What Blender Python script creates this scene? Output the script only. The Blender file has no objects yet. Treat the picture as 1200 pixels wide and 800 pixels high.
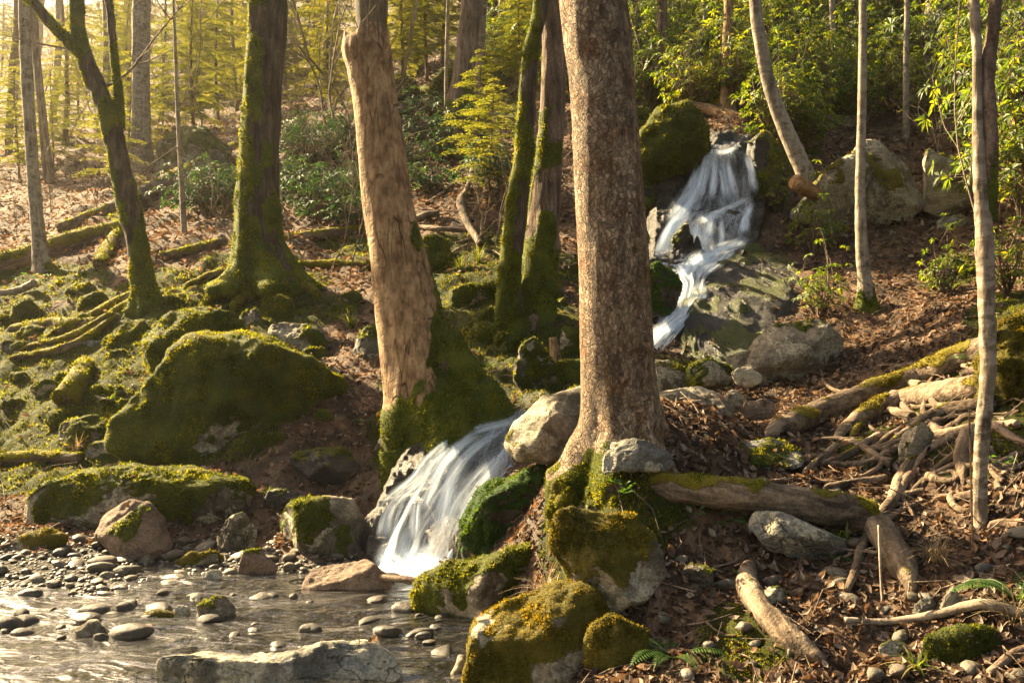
import bpy, math, random
import numpy as np
from mathutils import Vector, Matrix, Quaternion

# ------------------------------------------------------------------ camera, world, sun, exposure
scene = bpy.context.scene
F, CX, CY = 1067.0, 600.0, 400.0            # focal length and centre in pixels of the 1200x800 photograph
CAMZ = 1.6
cam_d = bpy.data.cameras.new("camera"); cam_d.lens = 32.0; cam_d.sensor_width = 36.0
cam_d.clip_start = 0.05; cam_d.clip_end = 2000
cam = bpy.data.objects.new("camera", cam_d); scene.collection.objects.link(cam)
cam.location = (0, 0, CAMZ); cam.rotation_euler = (math.radians(90), 0, 0)
scene.camera = cam

SUN_AZ, SUN_EL = math.radians(-54), math.radians(33)     # azimuth from +Y, negative = left
world = bpy.data.worlds.new("World"); scene.world = world; world.use_nodes = True
wn = world.node_tree; wn.nodes.clear()
sky = wn.nodes.new('ShaderNodeTexSky'); sky.sky_type = 'NISHITA'; sky.sun_disc = False
sky.sun_elevation = SUN_EL; sky.sun_rotation = SUN_AZ
sky.air_density = 1.0; sky.dust_density = 4.0; sky.ozone_density = 0.6
warm = wn.nodes.new('ShaderNodeMix'); warm.data_type = 'RGBA'; warm.blend_type = 'MULTIPLY'
warm.inputs[0].default_value = 1.0; warm.inputs[7].default_value = (1.0, 0.87, 0.68, 1)
bg = wn.nodes.new('ShaderNodeBackground'); bg.inputs[1].default_value = 0.05
wo = wn.nodes.new('ShaderNodeOutputWorld')
wn.links.new(sky.outputs[0], warm.inputs[6]); wn.links.new(warm.outputs[2], bg.inputs[0]); wn.links.new(bg.outputs[0], wo.inputs[0])

sun_d = bpy.data.lights.new("sun", 'SUN'); sun_d.energy = 5.0; sun_d.angle = math.radians(0.6); sun_d.color = (1.0, 0.78, 0.45)
sun = bpy.data.objects.new("sun", sun_d); scene.collection.objects.link(sun)
to_sun = Vector((math.sin(SUN_AZ)*math.cos(SUN_EL), math.cos(SUN_AZ)*math.cos(SUN_EL), math.sin(SUN_EL)))
sun.rotation_euler = to_sun.to_track_quat('Z', 'Y').to_euler(); sun.location = to_sun*40

scene.view_settings.view_transform = 'Standard'; scene.view_settings.look = 'None'
scene.view_settings.exposure = 2.95; scene.view_settings.gamma = 1.0
scene.render.engine = 'CYCLES'
scene.cycles.use_denoising = True
scene.cycles.max_bounces = 8; scene.cycles.diffuse_bounces = 3; scene.cycles.glossy_bounces = 3
scene.cycles.transmission_bounces = 4; scene.cycles.transparent_max_bounces = 12; scene.cycles.volume_bounces = 1
scene.cycles.sample_clamp_indirect = 6.0

# ------------------------------------------------------------------ noise and geometry helpers
rng = np.random.default_rng(11)
def _h(ix, iy, iz, seed):
    with np.errstate(over='ignore'):
        n = (ix.astype(np.uint32)*np.uint32(374761393) + iy.astype(np.uint32)*np.uint32(668265263)
             + iz.astype(np.uint32)*np.uint32(2147483647) + np.uint32((seed*1274126177) & 0xffffffff))
        n = (n ^ (n >> np.uint32(13)))*np.uint32(1274126177); n = (n ^ (n >> np.uint32(16)))*np.uint32(2246822519)
        n = n ^ (n >> np.uint32(15))
    return n.astype(np.float64)/4294967295.0
def vnoise(p, seed=0):                      # value noise in [-1,1], p (N,3)
    p = np.asarray(p, float); i = np.floor(p); f = p-i; i = i.astype(np.int64)
    f = f*f*f*(f*(f*6-15)+10); x, y, z = i[:,0], i[:,1], i[:,2]; fx, fy, fz = f[:,0], f[:,1], f[:,2]
    r = 0
    for dx in (0,1):
        for dy in (0,1):
            for dz in (0,1):
                w = (fx if dx else 1-fx)*(fy if dy else 1-fy)*(fz if dz else 1-fz)
                r = r + w*_h(x+dx, y+dy, z+dz, seed)
    return r*2-1
def fbm(p, oct=4, seed=0, gain=.5, lac=2.03):
    p = np.asarray(p, float); a, s, t = 1.0, 0.0, 0.0
    for k in range(oct):
        s = s + a*vnoise(p, seed+k*7); t += a; a *= gain; p = p*lac + 3.17
    return s/t*1.6
def ridged(p, oct=3, seed=0):
    p = np.asarray(p, float); a, s = 1.0, 0.0
    for k in range(oct): s = s + a*(1-2*np.abs(vnoise(p, seed+k*5))); a *= .5; p = p*2.1+1.3
    return s/1.75
def sstep(a, b, x): t = np.clip((np.asarray(x, float)-a)/(b-a), 0, 1); return t*t*(3-2*t)
def P(px, py, d): return np.array([(px-CX)/F*d, d, CAMZ+(CY-py)/F*d])
def proj(V): V = np.asarray(V); d = np.maximum(V[...,1], .05); return CX+V[...,0]/d*F, CY-(V[...,2]-CAMZ)/d*F
def unit(v): v = np.asarray(v, float); return v/np.maximum(np.linalg.norm(v, axis=-1, keepdims=True), 1e-9)
def catmull(pts, n):
    pts = np.asarray(pts, float)
    if len(pts) == 2: t = np.linspace(0,1,n)[:,None]; return pts[0]*(1-t)+pts[1]*t
    q = np.vstack([2*pts[0]-pts[1], pts, 2*pts[-1]-pts[-2]]); out = []
    for t in np.linspace(0, len(pts)-1, n):
        k = min(int(t), len(pts)-2); f = t-k; a,b,c,d = q[k:k+4]
        out.append(.5*((2*b)+(-a+c)*f+(2*a-5*b+4*c-d)*f*f+(-a+3*b-3*c+d)*f**3))
    return np.array(out)

def new_mesh(V, Fs, attrs=None, smooth=True, uv=None):
    me = bpy.data.meshes.new("m"); V = np.ascontiguousarray(V, dtype=np.float32)
    Fs = [np.asarray(f, dtype=np.int32) for f in (Fs if isinstance(Fs, list) else [Fs]) if len(f)]
    me.vertices.add(len(V)); me.vertices.foreach_set('co', V.ravel())
    tot = np.concatenate([np.full(len(f), f.shape[1], np.int32) for f in Fs]); idx = np.concatenate([f.ravel() for f in Fs])
    me.loops.add(len(idx)); me.loops.foreach_set('vertex_index', idx)
    me.polygons.add(len(tot)); st = np.concatenate([[0], np.cumsum(tot)[:-1]]).astype(np.int32)
    me.polygons.foreach_set('loop_start', st); me.polygons.foreach_set('loop_total', tot)
    me.polygons.foreach_set('use_smooth', np.full(len(tot), bool(smooth)))
    if uv is not None:
        l = me.uv_layers.new(name='UVMap'); l.data.foreach_set('uv', np.ascontiguousarray(uv[idx], dtype=np.float32).ravel())
    for k, a in (attrs or {}).items():
        at = me.attributes.new(k, 'FLOAT', 'POINT'); at.data.foreach_set('value', np.ascontiguousarray(a, dtype=np.float32))
    me.update(calc_edges=True); return me
def link(name, data, mat=None, parent=None, loc=(0,0,0)):
    o = bpy.data.objects.new(name, data); scene.collection.objects.link(o); o.location = loc
    if mat is not None and data is not None:
        if not len(data.materials): data.materials.append(mat)
    if parent is not None: o.parent = parent
    return o
USED = {}
def tag(o, label=None, cat=None, group=None, kind=None):
    if label: o['label'] = label
    if cat: o['category'] = cat
    if group: o['group'] = group
    if kind: o['kind'] = kind
    return o
def solid(name, V, Fs, mat, loc=None, parent=None, attrs=None, smooth=True, uv=None):
    """World-space verts; origin at loc (or at the parent's origin)."""
    o0 = np.array(parent.location) if parent is not None else np.array(loc if loc is not None else (0,0,0), float)
    if parent is not None and parent.parent is not None: o0 = o0 + np.array(parent.parent.location)
    me = new_mesh(np.asarray(V)-o0, Fs, attrs, smooth, uv)
    return link(name, me, mat, parent, (0,0,0) if parent is not None else o0)

class Buf:
    def __init__(s): s.V=[]; s.T=[]; s.Q=[]; s.n=0; s.A={}
    def add(s, V, T=None, Q=None, **at):
        V = np.asarray(V, float); s.V.append(V)
        if T is not None and len(T): s.T.append(np.asarray(T)+s.n)
        if Q is not None and len(Q): s.Q.append(np.asarray(Q)+s.n)
        for k, a in at.items(): s.A.setdefault(k, []).append(np.broadcast_to(np.asarray(a, float), (len(V),)))
        s.n += len(V)
    def get(s):
        V = np.vstack(s.V); Fs = []
        if s.T: Fs.append(np.vstack(s.T))
        if s.Q: Fs.append(np.vstack(s.Q))
        return V, Fs, {k: np.concatenate(a) for k, a in s.A.items()}

def frames(path):
    t = unit(np.gradient(path, axis=0)); n = len(path)
    ref = np.array([0,-1.,0]) if abs(t[0][1]) < .8 else np.array([1.,0,0])
    a = np.zeros_like(path); u = ref - t[0]*np.dot(ref, t[0]); a[0] = unit(u)
    for i in range(1, n): u = a[i-1]-t[i]*np.dot(a[i-1], t[i]); a[i] = unit(u)
    return t, a, np.cross(t, a)
def tube(path, rad, sides=8, mult=None, cap=True):
    path = np.asarray(path, float); n = len(path); rad = np.broadcast_to(np.asarray(rad, float), (n,))
    t, a, b = frames(path); th = np.arange(sides)/sides*2*np.pi
    r = rad[:,None]*np.ones((1,sides)) if mult is None else rad[:,None]*mult
    V = path[:,None,:] + r[:,:,None]*(np.cos(th)[None,:,None]*a[:,None,:]+np.sin(th)[None,:,None]*b[:,None,:])
    V = V.reshape(-1,3); i = np.arange(n-1)[:,None]*sides; j = np.arange(sides)[None,:]; k = (j+1)%sides
    Q = np.stack([i+j, i+k, i+sides+k, i+sides+j], -1).reshape(-1,4); T = np.zeros((0,3), int)
    if cap:
        c = len(V); V = np.vstack([V, path[0], path[-1]]); jj = np.arange(sides); kk = (jj+1)%sides
        T = np.vstack([np.stack([kk, jj, np.full(sides,c)],-1), np.stack([(n-1)*sides+jj, (n-1)*sides+kk, np.full(sides,c+1)],-1)])
    return V, T, Q
def vnormals(V, Fs):
    N = np.zeros_like(V)
    for f in Fs:
        a, b, c = V[f[:,0]], V[f[:,1]], V[f[:,2]]; n = np.cross(b-a, c-a)
        if f.shape[1] == 4: n = n + np.cross(c-a, V[f[:,3]]-a)
        for k in range(f.shape[1]): np.add.at(N, f[:,k], n)
    return unit(N)
_ico = {}
def ico(sub):
    if sub not in _ico:
        import bmesh
        bm = bmesh.new(); bmesh.ops.create_icosphere(bm, subdivisions=sub, radius=1); bm.verts.index_update()
        _ico[sub] = (np.array([v.co[:] for v in bm.verts]), np.array([[v.index for v in f.verts] for f in bm.faces])); bm.free()
    return _ico[sub]

# ------------------------------------------------------------------ terrain: heights fitted to points read off the photograph
CP = """
0 800 4.3 -.12|150 760 4.7 -.14|320 760 4.75 -.14|470 790 4.35 -.16|0 700 5.6 -.08|150 715 5.4 -.12|320 710 5.5 -.14|450 720 5.3 -.18|530 760 4.8 -.12
250 690 5.8 -.07|100 690 5.85 .02|420 690 5.9 -.12|480 672 6.3 -.18|0 675 6.1|0 640 6.9|100 665 6.4|100 640 6.9|200 655 6.6 .04|330 665 6.35 -.02|0 600 7.7|0 560 8.6|0 520 9.3|0 480 10|0 440 10.8|0 400 11.6|0 360 12.6|0 320 14|0 280 16.5|0 240 20|0 200 25|0 160 33|0 120 46|0 85 65|0 50 100|0 8 150
100 615 7.4|200 615 7.3|200 548 8.1|200 520 8.5|120 470 9.7|200 440 9.9|200 400 10.6|200 360 11.3|200 320 12.6|200 270 15.5|200 220 20|200 180 26|200 120 44|200 85 65|200 50 100|200 5 150
400 650 6.6 .03|330 600 7.1|350 560 7.6|350 520 8.1|350 440 9.2|350 380 10.4|350 330 11.6|350 280 14|350 220 17.5|350 160 24|350 110 38|350 70 65|350 40 100|350 0 150
430 640 6.75|400 560 7.7|430 500 8.2|540 560 7.15|600 485 7.9|480 610 6.8|440 430 9.2|480 350 10.9|480 280 13.2|480 220 16|480 150 20|480 100 27|480 50 45|480 20 80|480 0 130
640 475 7.9|560 420 9.0|620 420 8.9|600 370 9.8|560 330 10.8|560 250 13.7|560 180 17.5|560 130 21|560 80 28|560 30 45|560 -10 80|560 -30 130
650 330 10.8|650 250 13.5|650 180 16.5|650 110 20|650 50 27|650 -20 45|650 -60 90
725 548 5.0|700 590 4.82|740 590 4.75|690 600 4.9|660 560 5.5|800 560 5.0|790 490 6.6|760 450 7.8|800 430 8.4|780 405 9.6|840 425 8.7|740 360 10.4|730 280 12.5|730 200 14.5|730 130 17|740 60 22|740 -30 36|740 -120 80
860 370 9.9|900 340 10.3|900 290 11.2|820 320 10.8|840 300 11.4|840 255 12.2|845 170 13.1|850 140 15|850 80 20|850 0 28|850 -120 55
900 240 12.0|960 245 11.9|950 180 13.4|1040 250 11.9|1040 150 15|1040 80 19|1040 0 24|1040 -120 42|1040 -250 80
1100 320 10|1050 350 9.3|1000 400 8.5|960 350 9.8|900 450 7.6|850 490 6.7|950 520 5.7|900 560 5.2|1050 470 6.4|1150 440 6.1|1190 370 6.6|1190 500 5.1|1100 540 5.1
1200 320 9|1200 250 10.8|1200 150 13|1200 50 17|1200 -80 27|1200 -250 60
1150 640 4.4|1000 600 4.85|900 640 4.6|800 610 4.75|800 700 4.25|900 740 4.0|1000 700 4.15|1000 800 3.65|1200 800 3.5|1200 700 3.9|1200 600 4.45|780 800 3.8
640 700 4.95 .12|640 800 4.1 .06|560 735 5.2 -.03|560 800 4.25 -.02|600 650 5.7|590 600 6.1 .3|640 560 6.0
-300 760 4.6 -.1|-300 680 5.9|-300 560 8.8|-300 440 11.2|-300 320 14.5|-300 200 26|-300 130 48|-300 70 100
1500 700 3.9|1500 500 5.4|1500 350 8|1500 200 12|1500 50 18|1500 -200 36|1900 600 4.5|1900 300 8|1900 0 18"""
cps = []
for tok in CP.replace("\n", "|").split("|"):
    t = tok.split()
    if len(t) < 3: continue
    p = P(float(t[0]), float(t[1]), float(t[2]))
    if len(t) > 3: p[2] = float(t[3])
    cps.append(p)
cps += [np.array(q, float) for q in [(-2.2,2.6,-.12),(-3.6,3.2,-.1),(-6,4,.1),(-1,2.2,.05),(0.3,2.6,.08),(1.2,2.2,.22),(2.5,2,.4),(5,1.5,.9),(0,0,.05),(-4,0,.05),(4,-2,.6),(0,-2.4,0.1)]]
cps = np.array(cps)
def uvmap(x, y): y3 = np.maximum(np.asarray(y, float)+3, .3); return np.stack([np.asarray(x, float)/y3*1.3, np.log(y3)], -1)
def tpsk(r2): return .5*r2*np.log(np.maximum(r2, 1e-12))
_c = uvmap(cps[:,0], cps[:,1]); _n = len(_c)
_r2 = ((_c[:,None]-_c[None])**2).sum(-1); _A = np.zeros((_n+3,_n+3)); _A[:_n,:_n] = tpsk(_r2)+np.eye(_n)*2e-4
_A[:_n,_n:] = np.c_[np.ones(_n), _c]; _A[_n:,:_n] = _A[:_n,_n:].T
_y3 = cps[:,1]+3
_w = np.linalg.solve(_A, np.r_[(cps[:,2]-CAMZ)/_y3, 0,0,0])
def Hs(x, y):
    x = np.asarray(x, float); y = np.asarray(y, float); sh = x.shape; x = x.ravel(); y = y.ravel(); c = uvmap(x, y); out = np.zeros(len(x))
    for s in range(0, len(x), 20000):
        d = ((c[s:s+20000,None]-_c[None])**2).sum(-1); out[s:s+20000] = tpsk(d)@_w[:_n] + _w[_n] + c[s:s+20000]@_w[_n+1:]
    return (out*(np.maximum(y+3,.3))+CAMZ).reshape(sh)
def H(x, y):
    x = np.asarray(x, float); y = np.asarray(y, float); sh = x.shape; xr = x.ravel(); yr = y.ravel(); h = Hs(xr, yr)
    p = np.c_[xr, yr, np.zeros(len(xr))]
    amp = sstep(-.15, .25, h)*(1+.03*np.minimum(yr,60)); amp = np.maximum(amp, .25)
    h = h + amp*(.10*fbm(p*.9, 3, 5) + .035*fbm(p*4.1, 3, 9) + .012*fbm(p*17, 2, 21))
    return h.reshape(sh)
_steps = np.exp(np.linspace(math.log(2.2), math.log(150), 900))
def hit(px, py, lo=0.0):
    m = _steps[_steps > lo]; x = (px-CX)/F*m; z = CAMZ+(CY-py)/F*m; g = H(x, m)
    k = np.argmax(z <= g); k = k if (z <= g).any() else len(m)-1
    d = m[k]; return np.array([(px-CX)/F*d, d, g[k]])
def hits(pp, d0=2.6, d1=24, n=420):
    """Ground points under many picture points at once."""
    pp = np.asarray(pp, float); m = np.exp(np.linspace(math.log(d0), math.log(d1), n)); u = (pp[:,0]-CX)/F; v = (CY-pp[:,1])/F
    D = m[None]*np.ones((len(pp),1)); g = H(u[:,None]*D, D); k = np.argmax(CAMZ+v[:,None]*D <= g, axis=1); d = m[k]; i = np.arange(len(pp)); return np.stack([u*d, d, g[i,k]], -1)
def on(x, y, dz=0): return np.array([x, y, float(H(np.array([x]), np.array([y]))[0])+dz])
def hnormal(x, y, e=.05):
    dx = (H(x+e, y)-H(x-e, y))/(2*e); dy = (H(x, y+e)-H(x, y-e))/(2*e)
    return unit(np.stack([-dx, -dy, np.ones_like(dx)], -1))

# ------------------------------------------------------------------ materials
class NG:
    def __init__(s, name):
        s.m = bpy.data.materials.new(name); s.m.use_nodes = True; s.t = s.m.node_tree; s.t.nodes.clear()
        s.out = s.t.nodes.new('ShaderNodeOutputMaterial')
    def put(s, sock, v):
        if hasattr(v, 'is_output') or isinstance(v, bpy.types.NodeSocket): s.t.links.new(v, sock)
        elif isinstance(v, (tuple, list)) and len(v) == 3 and sock.type == 'RGBA': sock.default_value = (*v, 1)
        else: sock.default_value = v
    def n(s, typ, inp=None, **kw):
        nd = s.t.nodes.new(typ)
        for k, v in kw.items(): setattr(nd, k, v)
        for k, v in (inp or {}).items(): s.put(nd.inputs[k], v)
        return nd
    def obj(s): return s.n('ShaderNodeTexCoord').outputs['Object']
    def pos(s): return s.n('ShaderNodeNewGeometry').outputs['Position']
    def scale(s, v, sc): return s.n('ShaderNodeMapping', {'Vector': v, 'Scale': sc}).outputs[0]
    def noise(s, v, sc, det=4, rough=.55, dist=0): return s.n('ShaderNodeTexNoise', {'Vector': v, 'Scale': sc, 'Detail': det, 'Roughness': rough, 'Distortion': dist}).outputs[0]
    def vor(s, v, sc, feature='F1', out='Distance', rnd=1.0): return s.n('ShaderNodeTexVoronoi', {'Vector': v, 'Scale': sc, 'Randomness': rnd}, feature=feature).outputs[out]
    def ramp(s, f, stops, interp='LINEAR'):
        r = s.n('ShaderNodeValToRGB', {'Fac': f}); cr = r.color_ramp; cr.interpolation = interp
        while len(cr.elements) < len(stops): cr.elements.new(.5)
        for e, (p, c) in zip(cr.elements, stops): e.position = p; e.color = (*c, 1) if len(c) == 3 else c
        return r.outputs[0]
    def mix(s, f, a, b, mode='MIX'): 
        nd = s.n('ShaderNodeMix', data_type='RGBA', blend_type=mode); s.put(nd.inputs[0], f); s.put(nd.inputs[6], a); s.put(nd.inputs[7], b); return nd.outputs[2]
    def math(s, op, a, b=0.0, clamp=False): return s.n('ShaderNodeMath', {0: a, 1: b}, operation=op, use_clamp=clamp).outputs[0]
    def rng(s, v, a, b, c=0.0, d=1.0): return s.n('ShaderNodeMapRange', {0: v, 1: a, 2: b, 3: c, 4: d}).outputs[0]
    def attr(s, name): return s.n('ShaderNodeAttribute', attribute_name=name).outputs['Fac']
    def bump(s, h, st, dist=.02, nrm=None):
        nd = s.n('ShaderNodeBump', {'Height': h, 'Strength': st, 'Distance': dist})
        if nrm is not None: s.put(nd.inputs['Normal'], nrm)
        return nd.outputs[0]
    def bsdf(s, col, rough=.8, nrm=None, **kw):
        nd = s.n('ShaderNodeBsdfPrincipled', {'Base Color': col, 'Roughness': rough})
        if nrm is not None: s.put(nd.inputs['Normal'], nrm)
        for k, v in kw.items(): s.put(nd.inputs[k.replace('_', ' ')], v)
        return nd.outputs[0]
    def mixs(s, f, a, b): nd = s.n('ShaderNodeMixShader', {0: f}); s.put(nd.inputs[1], a); s.put(nd.inputs[2], b); return nd.outputs[0]
    def end(s, sh): s.t.links.new(sh, s.out.inputs['Surface']); return s.m
    def rand(s): return s.n('ShaderNodeObjectInfo').outputs['Random']

MOSS = [(.3,(.020,.026,.003)),(.5,(.064,.080,.008)),(.7,(.14,.148,.013))]
MOSSG = [(.25,(.012,.030,.004)),(.5,(.03,.075,.010)),(.75,(.06,.12,.016))]
MOSSY = [(.25,(.05,.045,.005)),(.5,(.13,.11,.010)),(.75,(.22,.17,.016))]
def moss_mix(g, p, base, fac_noise=14, pal=MOSS):
    a = g.attr('moss'); nz = g.noise(p, fac_noise, 5, .65)
    f = g.rng(g.math('ADD', a, g.math('MULTIPLY', g.math('SUBTRACT', nz, .5), .9)), .42, .6)
    mc = g.ramp(g.math('ADD', g.math('MULTIPLY', g.noise(p, 5, 3), .6), g.math('MULTIPLY', g.noise(p, 60, 3), .4)), pal)
    return f, g.mix(f, base, mc)
def mat_rock(name, dark, mid, light, lichen=.5, rough=.85, pal=MOSS, wet=False):
    g = NG(name); p = g.pos()
    n1 = g.noise(p, 2.6, 8, .62, .3); n2 = g.noise(p, 23, 6, .7)
    c = g.ramp(g.math('ADD', g.math('MULTIPLY', n1, .7), g.math('MULTIPLY', n2, .3)), [(.39,dark),(.5,mid),(.61,light)])
    alg = g.rng(g.noise(p, 1.7, 6, .68, .8), .47, .56); c = g.mix(g.math('MULTIPLY', alg, .62*(lichen > 0)), c, (.035,.031,.018))
    lf = g.rng(g.noise(p, 4.2, 5, .6, .6), .60-.12*lichen, .64-.12*lichen)
    lf = g.math('MULTIPLY', lf, g.rng(g.noise(p, 40, 3), .35, .5))
    c = g.mix(g.math('MULTIPLY', lf, .75*(lichen > 0)), c, (.34,.31,.22))
    spots = g.rng(g.vor(p, 9, 'SMOOTH_F1'), .12, .18, 1, 0)
    c = g.mix(g.math('MULTIPLY', spots, .35*(lichen > 0)), c, (.30,.30,.24))
    c = g.mix(.8, c, g.ramp(g.noise(p, 75, 4, .7), [(.36,(.55,.55,.55)),(.62,(1.35,1.35,1.35))]), 'MULTIPLY')
    wp = g.n('ShaderNodeVectorMath', {0: p, 1: g.n('ShaderNodeTexNoise', {'Vector': p, 'Scale': 3, 'Detail': 4}).outputs['Color']}, operation='ADD').outputs[0]
    ck = g.rng(g.vor(g.scale(wp, (1,1,1.7)), 1.4, 'DISTANCE_TO_EDGE'), 0, .012); ck = g.math('MAXIMUM', ck, g.rng(g.noise(p, 1.1, 2), .46, .54)); c = g.mix(ck, g.mix(.6, c, (.012,.010,.007)), c)
    f, c = moss_mix(g, p, c, pal=pal)
    strata = g.noise(g.scale(p, (1.2,1.2,9)), 3, 6, .6, 1.0)
    h = g.math('ADD', g.math('MULTIPLY', n2, .5), g.math('MULTIPLY', strata, .8)); h = g.math('ADD', h, g.math('MULTIPLY', g.noise(p, 110, 3, .6), .25))
    h = g.math('ADD', h, g.math('MULTIPLY', ck, .7)); b = g.bump(h, .9, .045)
    b = g.bump(g.math('MULTIPLY', f, g.math('ADD', g.noise(p, 55, 4, .7), .5)), .8, .03, b)
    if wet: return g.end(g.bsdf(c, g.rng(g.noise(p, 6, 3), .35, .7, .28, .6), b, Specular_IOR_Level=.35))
    return g.end(g.bsdf(c, rough, b, Specular_IOR_Level=.25))
M = {}
M['rock'] = mat_rock('rock', (.065,.055,.042), (.15,.125,.09), (.27,.23,.165), .6)
M['rock_pale'] = mat_rock('rock_pale', (.12,.10,.07), (.24,.20,.14), (.36,.31,.22), .8, pal=MOSSY)
M['rock_brown'] = mat_rock('rock_brown', (.06,.042,.03), (.14,.095,.065), (.22,.155,.11), 0)
M['rock_grey'] = mat_rock('rock_grey', (.08,.08,.07), (.17,.165,.145), (.28,.27,.23), .9)
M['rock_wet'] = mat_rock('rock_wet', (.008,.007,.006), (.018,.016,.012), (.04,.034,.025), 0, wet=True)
M['rock_green'] = mat_rock('rock_green', (.02,.018,.012), (.06,.05,.035), (.1,.09,.06), 0, pal=MOSSG)
M['rock_gold'] = mat_rock('rock_gold', (.10,.08,.05), (.22,.18,.12), (.34,.29,.2), .6, pal=MOSSY)

def mat_stone(nm='river_stone', k=1.0):
    g = NG(nm); p = g.pos(); r = g.rand()
    c = g.ramp(r, [(0,(.03,.026,.02)),(.3,(.065,.054,.04)),(.6,(.11,.095,.07)),(.85,(.095,.06,.038)),(1,(.17,.15,.115))])
    n = g.noise(p, 30, 6, .65); c = g.mix(g.rng(n, .3, .7), c, (.09,.08,.06), 'MIX')
    c = g.mix(.5, c, g.ramp(n, [(.3,(.4,.4,.4)),(.7,(1.3,1.3,1.3))]), 'MULTIPLY')
    c = g.mix(1.0, c, (k,k,k), 'MULTIPLY'); f, c = moss_mix(g, p, c)
    return g.end(g.bsdf(c, g.rng(g.noise(p, 3, 2), .4, .6, .45, .75), g.bump(n, .7, .015), Specular_IOR_Level=.3))
M['stone'] = mat_stone(); M['stone_wet'] = mat_stone('wet_stone', .42)

def mat_ground():
    g = NG('forest_floor'); p = g.pos()
    v = g.n('ShaderNodeTexVoronoi', {'Vector': g.n('ShaderNodeMapping', {'Vector': p, 'Scale': (1,1,.6)}).outputs[0], 'Scale': 13})
    leaf = g.ramp(g.math('MULTIPLY', v.outputs['Color'], 1.0), [(0,(.035,.02,.012)),(.35,(.085,.045,.024)),(.6,(.13,.075,.04)),(.8,(.17,.11,.065)),(1,(.10,.04,.018))])
    soil = g.ramp(g.noise(p, 9, 6, .65), [(.3,(.014,.010,.007)),(.7,(.05,.034,.022))])
    c = g.mix(g.rng(g.noise(p, 3.0, 5, .6), .38, .55), soil, leaf)
    gr = g.attr('gravel'); pv = g.n('ShaderNodeTexVoronoi', {'Vector': p, 'Scale': 34})
    peb = g.ramp(pv.outputs['Color'], [(0,(.03,.027,.02)),(.5,(.10,.085,.06)),(1,(.2,.17,.13))])
    c = g.mix(gr, c, g.mix(g.rng(pv.outputs['Distance'], .2, .5), peb, (.012,.01,.008)))
    f, c = moss_mix(g, p, c, 9)
    wet = g.attr('wet'); c = g.mix(g.math('MULTIPLY', wet, .75), c, (.012,.010,.007))
    h = g.math('ADD', g.math('MULTIPLY', v.outputs['Distance'], -.6), g.noise(p, 30, 5, .7))
    h = g.math('ADD', h, g.math('MULTIPLY', gr, g.math('MULTIPLY', pv.outputs['Distance'], -1.5)))
    b = g.bump(h, .9, .04); b = g.bump(g.math('MULTIPLY', f, g.noise(p, 60, 4, .7)), .8, .03, b)
    return g.end(g.bsdf(c, g.rng(wet, 0, 1, .9, .3), b, Specular_IOR_Level=.25))
M['ground'] = mat_ground()

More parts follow.
